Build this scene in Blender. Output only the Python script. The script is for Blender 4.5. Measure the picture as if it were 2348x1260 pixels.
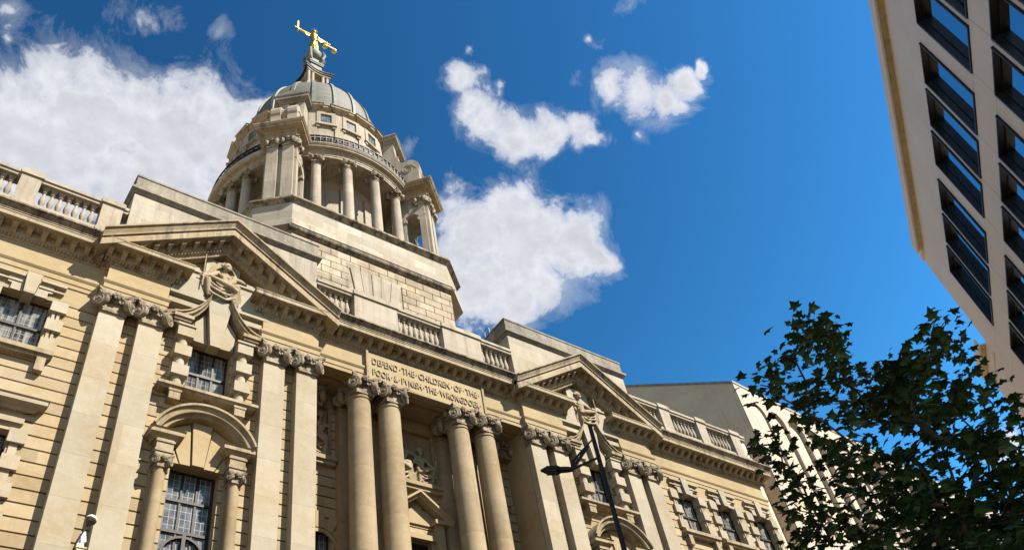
import bpy, bmesh, math, random
from mathutils import Vector, Matrix, noise as mn
for o in list(bpy.data.objects): bpy.data.objects.remove(o, do_unlink=True)
SC = bpy.context.scene; COL = SC.collection
PI = math.pi; rad = math.radians
random.seed(7)
# ------------------------------------------------------------------ camera
cd = bpy.data.cameras.new('camera'); cam = bpy.data.objects.new('camera', cd); COL.objects.link(cam)
cd.sensor_width = 36; cd.lens = 29.824; cd.clip_start = .1; cd.clip_end = 5000
CR = Vector((.80074, -.57792, -.15753)); CU = Vector((-.34076, -.65578, .67368)); CF = Vector((.49264, .48576, .72204))
CR.normalize(); CF = (CF - CR*CF.dot(CR)).normalized(); CU = CR.cross(CF)
CP = Vector((-15.0313, -20.9322, 0))
cam.matrix_world = Matrix(((CR.x, CU.x, -CF.x, CP.x), (CR.y, CU.y, -CF.y, CP.y), (CR.z, CU.z, -CF.z, CP.z), (0, 0, 0, 1)))
SC.camera = cam
SC.view_settings.view_transform = 'Standard'; SC.view_settings.look = 'None'
SC.view_settings.exposure = 1.62; SC.view_settings.gamma = 1
SC.render.resolution_x = 1024; SC.render.resolution_y = 549
# ------------------------------------------------------------------ sun
SUN_AZ = rad(28); SUN_EL = rad(46.5)      # azimuth to the right of the facade's outward normal
sdir = Vector((math.sin(SUN_AZ)*math.cos(SUN_EL), -math.cos(SUN_AZ)*math.cos(SUN_EL), math.sin(SUN_EL)))
ld = bpy.data.lights.new('sun', 'SUN'); ld.energy = 5.0; ld.angle = rad(.5); ld.color = (1, .93, .82)
lo = bpy.data.objects.new('sun', ld); COL.objects.link(lo); lo.location = (0, -60, 80)
lo.rotation_euler = (-sdir).to_track_quat('-Z', 'Y').to_euler()
# ------------------------------------------------------------------ world: sky and clouds by direction
W = bpy.data.worlds.new('World'); SC.world = W; W.use_nodes = True
class NT:
    def __init__(s, nt): s.t = nt
    def n(s, typ, **kw):
        nd = s.t.nodes.new(typ)
        for k, v in kw.items():
            if k.startswith('i_'):
                key = k[2:]; nd.inputs[int(key) if key.isdigit() else key.replace('_', ' ')].default_value = v
            else: setattr(nd, k, v)
        return nd
    def l(s, a, b): s.t.links.new(a, b)
    def math(s, op, a, b=None, c=None, clamp=False):
        nd = s.t.nodes.new('ShaderNodeMath'); nd.operation = op; nd.use_clamp = clamp
        for i, x in enumerate((a, b, c)):
            if x is None: continue
            if hasattr(x, 'is_linked') or hasattr(x, 'links'): s.t.links.new(x, nd.inputs[i])
            else: nd.inputs[i].default_value = x
        return nd.outputs[0]
    def ramp(s, fac, *stops, interp='LINEAR'):
        nd = s.t.nodes.new('ShaderNodeValToRGB'); nd.color_ramp.interpolation = interp
        e = nd.color_ramp.elements
        while len(e) < len(stops): e.new(.5)
        for el, (p, c) in zip(e, stops):
            el.position = p; el.color = (c, c, c, 1) if isinstance(c, (int, float)) else (*c, 1)
        s.t.links.new(fac, nd.inputs[0]); return nd.outputs[0]
    def mix(s, fac, a, b, blend='MIX'):
        nd = s.t.nodes.new('ShaderNodeMix'); nd.data_type = 'RGBA'; nd.blend_type = blend; nd.clamp_factor = True
        for i, x in ((0, fac), (6, a), (7, b)):
            if isinstance(x, (int, float)): nd.inputs[i].default_value = x
            elif isinstance(x, tuple): nd.inputs[i].default_value = (*x, 1)
            else: s.t.links.new(x, nd.inputs[i])
        return nd.outputs[2]
wt = NT(W.node_tree); W.node_tree.nodes.clear()
sky = wt.n('ShaderNodeTexSky'); sky.sky_type = 'NISHITA'; sky.sun_disc = False
sky.sun_elevation = SUN_EL; sky.sun_rotation = PI - SUN_AZ
sky.air_density = 1.0; sky.dust_density = .05; sky.ozone_density = 5.0; sky.altitude = 100
tc = wt.n('ShaderNodeTexCoord'); D = tc.outputs['Generated']
CLOUDS_AND_FILL = [(-0.0159, 0.6155, 0.788, 0.0715), (0.0374, 0.584, 0.8109, 0.0658), (0.1004, 0.5618, 0.8212, 0.0641), (0.1503, 0.5433, 0.826, 0.0517), (0.0192, 0.6373, 0.7704, 0.0514), (0.0888, 0.6157, 0.7829, 0.0542), (0.1737, 0.5186, 0.8372, 0.0356), (0.1789, 0.4979, 0.8486, 0.0189), (-0.0444, 0.5875, 0.808, 0.0244), (0.0009, 0.5704, 0.8214, 0.0232), (0.0615, 0.5388, 0.8402, 0.0221), (0.1123, 0.5263, 0.8428, 0.0205), (0.1407, 0.5945, 0.7917, 0.0419), (0.0051, 0.5321, 0.8467, 0.0254), (0.0378, 0.4769, 0.8781, 0.026), (0.0147, 0.4751, 0.8798, 0.0212), (-0.0192, 0.5342, 0.8451, 0.0124), (-0.0651, 0.5392, 0.8397, 0.0087), (-0.0741, 0.5173, 0.8526, 0.0138), (0.3525, 0.3583, 0.8645, 0.0208), (0.3767, 0.3776, 0.8459, 0.0225), (0.4025, 0.3776, 0.8339, 0.0277), (0.4362, 0.3663, 0.8219, 0.0303), (0.4653, 0.3473, 0.8142, 0.0277), (0.4905, 0.3225, 0.8096, 0.0251), (0.51, 0.3174, 0.7994, 0.015), (0.3999, 0.3434, 0.8498, 0.0109), (0.3502, 0.3265, 0.8779, 0.0088), (0.5, 0.2642, 0.8248, 0.0221), (0.5241, 0.2495, 0.8143, 0.0269), (0.5509, 0.2398, 0.7993, 0.0205), (0.5512, 0.2068, 0.8083, 0.0168), (0.5623, 0.1831, 0.8064, 0.0095), (0.4613, 0.2856, 0.8401, 0.0109), (0.4703, 0.1846, 0.863, 0.0118), (0.4521, 0.2421, 0.8585, 0.0073), (0.4578, 0.3941, 0.7969, 0.0112), (0.4614, 0.4315, 0.7752, 0.0358), (0.4498, 0.4737, 0.7572, 0.0488), (0.4926, 0.4575, 0.7403, 0.0565), (0.5308, 0.4236, 0.7341, 0.0435), (0.5651, 0.4153, 0.7129, 0.0245), (0.4586, 0.5231, 0.7183, 0.0436), (0.5054, 0.504, 0.7004, 0.0282), (0.527, 0.4695, 0.7084, 0.0308), (0.4311, 0.5142, 0.7414, 0.0308), (0.4005, 0.478, 0.7817, 0.0204), (0.5077, 0.4019, 0.762, 0.0204), (0.3974, 0.4511, 0.7991, 0.0229), (0.3873, 0.4431, 0.8085, 0.0152), (0.3436, 0.4467, 0.8261, 0.014), (0.5424, 0.2878, 0.7893, 0.0089), (0.1076, 0.4552, 0.8839, 0.0099), (0.876, 0.2407, 0.4179, 0.0181), (0.8794, 0.2211, 0.4215, 0.014), (0.8648, 0.2551, 0.4325, 0.0103),
  (-.35, -.5, .79, .15), (-.75, .1, .65, .15), (-.15, -.66, .74, .12), (.28, -.38, .88, .1), (.62, -.62, .48, .13), (.1, -.8, .6, .12), (-.6, -.6, .5, .16)]  # this row: unseen clouds out of view, added as white ambient fill
FAINT = {.0254, .026, .0212, .0124, .0087, .0138, .0088, .0109, .0118, .0073, .0112, .0229, .0152, .014, .0089, .0099, .0204}
nz = wt.n('ShaderNodeTexNoise', i_Scale=17.0, i_Detail=12.0, i_Roughness=.66, i_Distortion=.35); wt.l(D, nz.inputs['Vector'])
acc = None
# warp the direction a little so that no blob edge is round
nw = wt.n('ShaderNodeTexNoise', i_Scale=18.0, i_Detail=6.0); wt.l(D, nw.inputs['Vector'])
wv = wt.n('ShaderNodeVectorMath', operation='SUBTRACT'); wt.l(nw.outputs['Color'], wv.inputs[0]); wv.inputs[1].default_value = (.5, .5, .5)
ws = wt.n('ShaderNodeVectorMath', operation='SCALE'); wt.l(wv.outputs[0], ws.inputs[0]); ws.inputs['Scale'].default_value = .05
wa = wt.n('ShaderNodeVectorMath', operation='ADD'); wt.l(D, wa.inputs[0]); wt.l(ws.outputs[0], wa.inputs[1])
wn = wt.n('ShaderNodeVectorMath', operation='NORMALIZE'); wt.l(wa.outputs[0], wn.inputs[0])
for x, y, z, a in CLOUDS_AND_FILL:
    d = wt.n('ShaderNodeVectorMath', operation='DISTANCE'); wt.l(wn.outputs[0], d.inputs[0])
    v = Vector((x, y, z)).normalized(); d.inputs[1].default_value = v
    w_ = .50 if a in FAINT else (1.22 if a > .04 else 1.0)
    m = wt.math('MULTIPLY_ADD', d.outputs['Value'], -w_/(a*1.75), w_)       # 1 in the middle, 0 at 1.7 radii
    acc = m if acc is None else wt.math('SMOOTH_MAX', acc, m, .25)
acc = wt.math('MAXIMUM', acc, -1.0)
dens = wt.math('ADD', wt.math('MULTIPLY', acc, 1.55), wt.math('MULTIPLY_ADD', nz.outputs['Fac'], 2.2, -1.55))
cov0 = wt.ramp(dens, (0.02, 0.0), (.22, .14), (.42, .62), (.76, 1.0))
nf = wt.n('ShaderNodeTexNoise', i_Scale=9.0, i_Detail=10.0, i_Roughness=.7, i_Distortion=.8); wt.l(D, nf.inputs['Vector'])
wsp = wt.math('ADD', wt.math('MULTIPLY', acc, .95), wt.math('MULTIPLY_ADD', nf.outputs['Fac'], 2.6, -1.42))
cov = wt.math('MAXIMUM', cov0, wt.ramp(wsp, (.12, 0), (.9, .42)))
# cloud tone: bright rims, softly grey bellies; a second noise gives billows
n2 = wt.n('ShaderNodeTexNoise', i_Scale=26.0, i_Detail=6.0, i_Roughness=.55); 
off = wt.n('ShaderNodeVectorMath', operation='ADD'); wt.l(D, off.inputs[0]); off.inputs[1].default_value = tuple(sdir*.012)
wt.l(off.outputs[0], n2.inputs['Vector'])
n3 = wt.n('ShaderNodeTexNoise', i_Scale=26.0, i_Detail=6.0, i_Roughness=.55); wt.l(D, n3.inputs['Vector'])
bil = wt.math('MULTIPLY_ADD', wt.math('SUBTRACT', n3.outputs['Fac'], n2.outputs['Fac']), .45, .0)
belly = wt.ramp(dens, (.4, 0.0), (1.3, 1.0))
tone = wt.math('ADD', bil, wt.math('MULTIPLY_ADD', belly, -.19, 1.0))
ccol = wt.mix(belly, (.95, .96, 1.0), (.90, .92, 1.0))
ctone = wt.n('ShaderNodeVectorMath', operation='SCALE'); wt.l(ccol, ctone.inputs[0]); wt.l(tone, ctone.inputs['Scale'])
bg1 = wt.n('ShaderNodeBackground', i_Strength=.05)
hs = wt.n('ShaderNodeHueSaturation'); hs.inputs['Saturation'].default_value = 1.0; wt.l(sky.outputs[0], hs.inputs['Color']); 
mn_ = wt.n('ShaderNodeVectorMath', operation='MINIMUM'); wt.l(hs.outputs[0], mn_.inputs[0]); mn_.inputs[1].default_value = (2.2, 2.6, 4.4)
gm = wt.n('ShaderNodeGamma', i_Gamma=2.3); wt.l(mn_.outputs[0], gm.inputs[0])
wt.l(wt.mix(1.0, gm.outputs[0], (.42, .58, .285), 'MULTIPLY'), bg1.inputs[0])
bg2 = wt.n('ShaderNodeBackground', i_Strength=.31); wt.l(ctone.outputs[0], bg2.inputs[0])
mx = wt.n('ShaderNodeMixShader'); wt.l(cov, mx.inputs[0]); wt.l(bg1.outputs[0], mx.inputs[1]); wt.l(bg2.outputs[0], mx.inputs[2])
wo = wt.n('ShaderNodeOutputWorld'); wt.l(mx.outputs[0], wo.inputs[0])
# ------------------------------------------------------------------ materials
def newmat(name):
    m = bpy.data.materials.new(name); m.use_nodes = True; t = NT(m.node_tree)
    return m, t, m.node_tree.nodes['Principled BSDF']
KS = .61
def stone(name, base, dark, pale, streak=.35, streakcol=(.07, .06, .05), block=(0, 0, 0), bump=.25, blotch=.5, seed=0.0, bs=.0, jh=0, jv=0, st=(.52, .72), sm=(.36, .62)):
    m, t, b = newmat(name); base, dark, pale = [tuple(v*KS for v in q) for q in (base, dark, pale)]
    g = t.n('ShaderNodeNewGeometry'); pos = g.outputs['Position']
    mp = t.n('ShaderNodeMapping'); t.l(pos, mp.inputs[0]); mp.inputs['Location'].default_value = (seed, seed*.7, seed*.3); P = mp.outputs[0]
    n1 = t.n('ShaderNodeTexNoise', i_Scale=.55, i_Detail=6.0, i_Roughness=.6); t.l(P, n1.inputs['Vector'])
    n2 = t.n('ShaderNodeTexNoise', i_Scale=4.0, i_Detail=5.0, i_Roughness=.65); t.l(P, n2.inputs['Vector'])
    c = t.mix(t.ramp(n1.outputs['Fac'], (.38, 0), (.68, 1)), base, dark)
    c = t.mix(t.math('MULTIPLY', t.ramp(n2.outputs['Fac'], (.45, 0), (.75, 1)), blotch), c, pale)
    if block[2]:
        sx = t.n('ShaderNodeSeparateXYZ'); t.l(pos, sx.inputs[0])
        row = t.math('FLOOR', t.math('DIVIDE', t.math('SUBTRACT', sx.outputs[2], 20.05), block[2]))
        u = t.math('ADD', sx.outputs[0], t.math('MULTIPLY', sx.outputs[1], .73))
        colm = t.math('FLOOR', t.math('ADD', t.math('DIVIDE', u, block[0]), t.math('MULTIPLY', row, .37)))
        cv = t.n('ShaderNodeCombineXYZ'); t.l(row, cv.inputs[0]); t.l(colm, cv.inputs[1])
        wnn = t.n('ShaderNodeTexWhiteNoise', noise_dimensions='2D'); t.l(cv.outputs[0], wnn.inputs['Vector'])
        k = t.math('MULTIPLY_ADD', wnn.outputs['Value'], bs, 1-bs*.55)
        sc = t.n('ShaderNodeVectorMath', operation='SCALE'); t.l(c, sc.inputs[0]); t.l(k, sc.inputs['Scale']); c = sc.outputs[0]
        if jh or jv:
            fr = t.math('FRACT', t.math('DIVIDE', t.math('SUBTRACT', sx.outputs[2], 20.05), block[2]))
            fc = t.math('FRACT', t.math('ADD', t.math('DIVIDE', u, block[0]), t.math('MULTIPLY', row, .37)))
            jm = t.math('MAXIMUM', t.math('MULTIPLY', t.math('LESS_THAN', fr, .018/block[2]), jh), t.math('MULTIPLY', t.math('LESS_THAN', fc, .018/block[0]), jv))
            c = t.mix(jm, c, (.10, .07, .04))
    if streak:
        ms = t.n('ShaderNodeMapping'); t.l(pos, ms.inputs[0]); ms.inputs['Scale'].default_value = (2.6, 2.6, .22)
        n3 = t.n('ShaderNodeTexNoise', i_Scale=1.3, i_Detail=7.0, i_Roughness=.7); t.l(ms.outputs[0], n3.inputs['Vector'])
        n4 = t.n('ShaderNodeTexNoise', i_Scale=.35, i_Detail=3.0); t.l(P, n4.inputs['Vector'])
        s = t.math('MULTIPLY', t.ramp(n3.outputs['Fac'], (st[0], 0), (st[1], 1)), t.ramp(n4.outputs['Fac'], (sm[0], .15), (sm[1], 1)))
        c = t.mix(t.math('MULTIPLY', s, streak), c, streakcol)
    t.l(c, b.inputs['Base Color']); b.inputs['Roughness'].default_value = .85
    b.inputs['Specular IOR Level'].default_value = .25
    nb = t.n('ShaderNodeTexNoise', i_Scale=9.0, i_Detail=8.0, i_Roughness=.7); t.l(P, nb.inputs['Vector'])
    bp = t.n('ShaderNodeBump', i_Strength=bump, i_Distance=.03); t.l(nb.outputs['Fac'], bp.inputs['Height']); t.l(bp.outputs[0], b.inputs['Normal'])
    return m
def plain(name, col, rough=.6, metal=0, var=.25, scale=3.0, bump=0, spec=.4):
    m, t, b = newmat(name)
    g = t.n('ShaderNodeNewGeometry')
    n1 = t.n('ShaderNodeTexNoise', i_Scale=scale, i_Detail=5.0); t.l(g.outputs['Position'], n1.inputs['Vector'])
    if not metal: col = tuple(x*KS for x in col)
    lo_ = tuple(x*(1-var) for x in col); hi = tuple(min(1, x*(1+var)) for x in col)
    t.l(t.mix(t.ramp(n1.outputs['Fac'], (.3, 0), (.7, 1)), lo_, hi), b.inputs['Base Color'])
    b.inputs['Roughness'].default_value = rough; b.inputs['Metallic'].default_value = metal; b.inputs['Specular IOR Level'].default_value = spec
    if bump:
        bp = t.n('ShaderNodeBump', i_Strength=bump, i_Distance=.02); t.l(n1.outputs['Fac'], bp.inputs['Height']); t.l(bp.outputs[0], b.inputs['Normal'])
    return m
M = {}
M['wall'] = stone('rusticated_stone', (.395, .315, .195), (.335, .225, .10), (.43, .37, .265), streak=.35, streakcol=(.17, .11, .05), block=(1.15, 1, .4), bs=.30, jv=.12)
M['ashlar'] = stone('ashlar_stone', (.40, .352, .258), (.34, .265, .155), (.44, .405, .325), streak=.35, streakcol=(.20, .145, .075), block=(2.4, 1, 1.32), bs=.22, seed=3, jh=.35)
M['column'] = stone('column_stone', (.345, .265, .155), (.26, .18, .09), (.41, .345, .245), streak=.5, streakcol=(.14, .09, .045), block=(9, 1, 1.55), bs=.34, seed=5, jh=.35)
M['trim'] = stone('trim_stone', (.37, .30, .19), (.29, .205, .10), (.43, .38, .28), streak=.92, streakcol=(.05, .037, .025), seed=9, st=(.48, .66), sm=(.34, .58))
M['frieze'] = stone('frieze_stone', (.385, .295, .16), (.33, .235, .11), (.42, .345, .22), streak=.12, streakcol=(.2, .14, .07), block=(1.9, 1, 3), bs=.12, seed=2)
M['carved'] = stone('carved_stone', (.39, .32, .205), (.33, .235, .12), (.44, .40, .31), streak=.35, streakcol=(.07, .05, .03), seed=12, bump=.4)
M['capital'] = stone('capital_stone', (.35, .295, .205), (.27, .20, .115), (.43, .39, .32), streak=.85, streakcol=(.045, .032, .02), seed=15, bump=.5, st=(.44, .64), sm=(.3, .55))
M['sooty'] = stone('sooty_stone', (.34, .27, .18), (.16, .12, .08), (.46, .39, .28), streak=.95, streakcol=(.025, .02, .015), seed=18, bump=.5, st=(.44, .60), sm=(.3, .5))
M['upper'] = stone('upper_stone', (.395, .345, .265), (.345, .28, .19), (.44, .40, .33), streak=.75, st=(.46, .68), streakcol=(.09, .07, .048), block=(1.7, 1, .8), bs=.2, seed=21, jh=.28, jv=.28)
M['weathered'] = stone('weathered_stone', (.30, .26, .19), (.15, .13, .10), (.42, .37, .28), streak=.85, st=(.42, .66), sm=(.3, .55), streakcol=(.07, .06, .05), seed=25, bump=.5)
M['tower'] = stone('tower_stone', (.42, .37, .285), (.36, .295, .20), (.47, .43, .36), streak=.6, streakcol=(.07, .055, .04), block=(1.3, 1, .55), bs=.30, seed=31)
M['towerbase'] = stone('tower_base_stone', (.42, .34, .23), (.33, .25, .15), (.52, .46, .36), streak=.85, st=(.46, .64), sm=(.36, .58), streakcol=(.09, .065, .04), block=(1.03, 1, .455), bs=.5, seed=33, bump=.5)
M['annex'] = stone('annex_stone', (.47, .41, .33), (.43, .365, .28), (.50, .45, .375), streak=.1, streakcol=(.3, .25, .2), seed=40, bump=.1, block=(2.6, 1, 1.3), bs=.06)
M['annexbounce'] = stone('annex_bounce_stone', (.72, .56, .38), (.60, .46, .31), (.77, .62, .45), streak=.3, streakcol=(.12, .11, .1), seed=44, bump=.15, block=(2.6, 1, 1.3), bs=.12)  # same annex stone on its shaded side, warm bounce light put into the colour
M['office'] = stone('office_limestone', (.84, .75, .68), (.80, .70, .63), (.87, .79, .73), streak=.08, streakcol=(.3, .25, .2), seed=50, bump=.06, block=(2.1, 1, 4.5), bs=.06)
M['soffitshade'] = plain('shaded_soffit_brown', (.34, .27, .15), .5, .2, .2)  # shade under the parapet overhang, put into the soffit colour as brown
M['iron'] = plain('dark_iron', (.014, .013, .012), .6, 0, .3, spec=.2)
M['gold'] = plain('gilded_bronze', (.50, .28, .042), .30, 1.0, .12, 6)
M['frame'] = plain('window_frame_paint', (.022, .013, .009), .55, 0, .3, spec=.25)
M['cladding'] = plain('black_anodised_frame', (.013, .014, .016), .35, .3, .2)
M['lead'] = plain('lead_roof', (.16, .17, .17), .6, .3, .3)
M['white'] = plain('white_enamel', (.75, .75, .72), .35, 0, .06)
M['red'] = plain('red_print', (.5, .06, .06), .5)
M['lampglass'] = plain('smoked_lamp_glass', (.05, .04, .02), .25, 0, .3)
M['asphalt'] = plain('asphalt', (.16, .13, .095), .9, 0, .3, 8, .3)
M['paving'] = plain('pavement_stone', (.66, .48, .28), .85, 0, .2, 2, .2)
M['paint'] = plain('road_paint', (.7, .6, .15), .7, 0, .1)
M['bark'] = plain('bark', (.06, .045, .03), .9, 0, .4, 12, .6)
def m_copper():
    m, t, b = newmat('weathered_copper')
    g = t.n('ShaderNodeNewGeometry'); pos = g.outputs['Position']
    n1 = t.n('ShaderNodeTexNoise', i_Scale=.7, i_Detail=7.0, i_Roughness=.65); t.l(pos, n1.inputs['Vector'])
    ms = t.n('ShaderNodeMapping'); t.l(pos, ms.inputs[0]); ms.inputs['Scale'].default_value = (.5, .5, 3.2)
    n2 = t.n('ShaderNodeTexNoise', i_Scale=1.6, i_Detail=6.0, i_Roughness=.7); t.l(ms.outputs[0], n2.inputs['Vector'])
    c = t.mix(t.ramp(n1.outputs['Fac'], (.35, 0), (.65, 1)), (.058, .054, .040), (.042, .033, .024))
    c = t.mix(t.ramp(n2.outputs['Fac'], (.46, 0), (.66, .8)), c, (.08, .098, .072))
    sx = t.n('ShaderNodeSeparateXYZ'); t.l(pos, sx.inputs[0])
    seam = t.math('LESS_THAN', t.math('FRACT', t.math('MULTIPLY', sx.outputs[2], 1.35)), .06)
    c = t.mix(t.math('MULTIPLY', seam, .55), c, (.06, .06, .05))
    t.l(c, b.inputs['Base Color']); b.inputs['Roughness'].default_value = .75; b.inputs['Metallic'].default_value = 0
    return m
M['copper'] = m_copper()
M['verdigris'] = plain('verdigris_copper', (.125, .145, .11), .7, 0, .35, 3, .1)
def m_leaded():
    m, t, b = newmat('leaded_glass')
    g = t.n('ShaderNodeNewGeometry'); pos = g.outputs['Position']
    sx = t.n('ShaderNodeSeparateXYZ'); t.l(pos, sx.inputs[0])
    gx = t.math('LESS_THAN', t.math('FRACT', t.math('DIVIDE', sx.outputs[0], .148)), .10)
    gz = t.math('LESS_THAN', t.math('FRACT', t.math('DIVIDE', sx.outputs[2], .20)), .09)
    lead = t.math('MAXIMUM', gx, gz)
    # net curtains hanging behind the panes, with soft folds
    mp = t.n('ShaderNodeMapping'); t.l(pos, mp.inputs[0]); mp.inputs['Scale'].default_value = (5, 1, .5)
    n1 = t.n('ShaderNodeTexNoise', i_Scale=1.6, i_Detail=5.0, i_Distortion=.6); t.l(mp.outputs[0], n1.inputs['Vector'])
    c = t.mix(t.ramp(n1.outputs['Fac'], (.38, 0), (.66, 1)), (.016, .017, .019), (.17, .172, .155))
    c = t.mix(lead, c, (.20, .19, .17))
    t.l(c, b.inputs['Base Color']); b.inputs['Roughness'].default_value = .07; b.inputs['Specular IOR Level'].default_value = .3
    n2 = t.n('ShaderNodeTexNoise', i_Scale=7.0, i_Detail=2.0); t.l(pos, n2.inputs['Vector'])
    bp = t.n('ShaderNodeBump', i_Strength=.08, i_Distance=.02); t.l(n2.outputs['Fac'], bp.inputs['Height']); t.l(bp.outputs[0], b.inputs['Normal'])
    return m
M['glass'] = m_leaded()
def m_dark(name, col, r):
    m, t, b = newmat(name)
    g = t.n('ShaderNodeNewGeometry'); sx = t.n('ShaderNodeSeparateXYZ'); t.l(g.outputs['Position'], sx.inputs[0])
    gx = t.math('LESS_THAN', t.math('FRACT', t.math('DIVIDE', sx.outputs[0], .152)), .1)
    gz = t.math('LESS_THAN', t.math('FRACT', t.math('DIVIDE', sx.outputs[2], .24)), .07)
    n1 = t.n('ShaderNodeTexNoise', i_Scale=3.0, i_Detail=3.0); t.l(g.outputs['Position'], n1.inputs['Vector'])
    c = t.mix(t.ramp(n1.outputs['Fac'], (.4, 0), (.7, 1)), col, tuple(x*3 for x in col))
    t.l(t.mix(t.math('MAXIMUM', gx, gz), c, (.22, .21, .18)), b.inputs['Base Color']); b.inputs['Roughness'].default_value = r; b.inputs['Specular IOR Level'].default_value = .3
    return m
M['darkglass'] = m_dark('small_paned_glass', (.03, .034, .04), .15)
def m_mirror():
    m, t, b = newmat('coated_office_glass')
    b.inputs['Base Color'].default_value = (.62, .76, .86, 1); b.inputs['Metallic'].default_value = 1; b.inputs['Roughness'].default_value = .03
    g = t.n('ShaderNodeNewGeometry'); n2 = t.n('ShaderNodeTexNoise', i_Scale=.8, i_Detail=1.0); t.l(g.outputs['Position'], n2.inputs['Vector'])
    bp = t.n('ShaderNodeBump', i_Strength=.06, i_Distance=.05); t.l(n2.outputs['Fac'], bp.inputs['Height']); t.l(bp.outputs[0], b.inputs['Normal'])
    return m
M['mirror'] = m_mirror()
def m_leaf():
    m, t, b = newmat('leaf')
    oi = t.n('ShaderNodeNewGeometry'); n1 = t.n('ShaderNodeTexNoise', i_Scale=2.5, i_Detail=3.0); t.l(oi.outputs['Position'], n1.inputs['Vector'])
    c = t.mix(t.ramp(n1.outputs['Fac'], (.3, 0), (.7, 1)), (.008, .024, .006), (.026, .066, .014))
    t.l(c, b.inputs['Base Color']); b.inputs['Roughness'].default_value = .5; b.inputs['Specular IOR Level'].default_value = .35
    return m
M['leaf'] = m_leaf()
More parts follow.
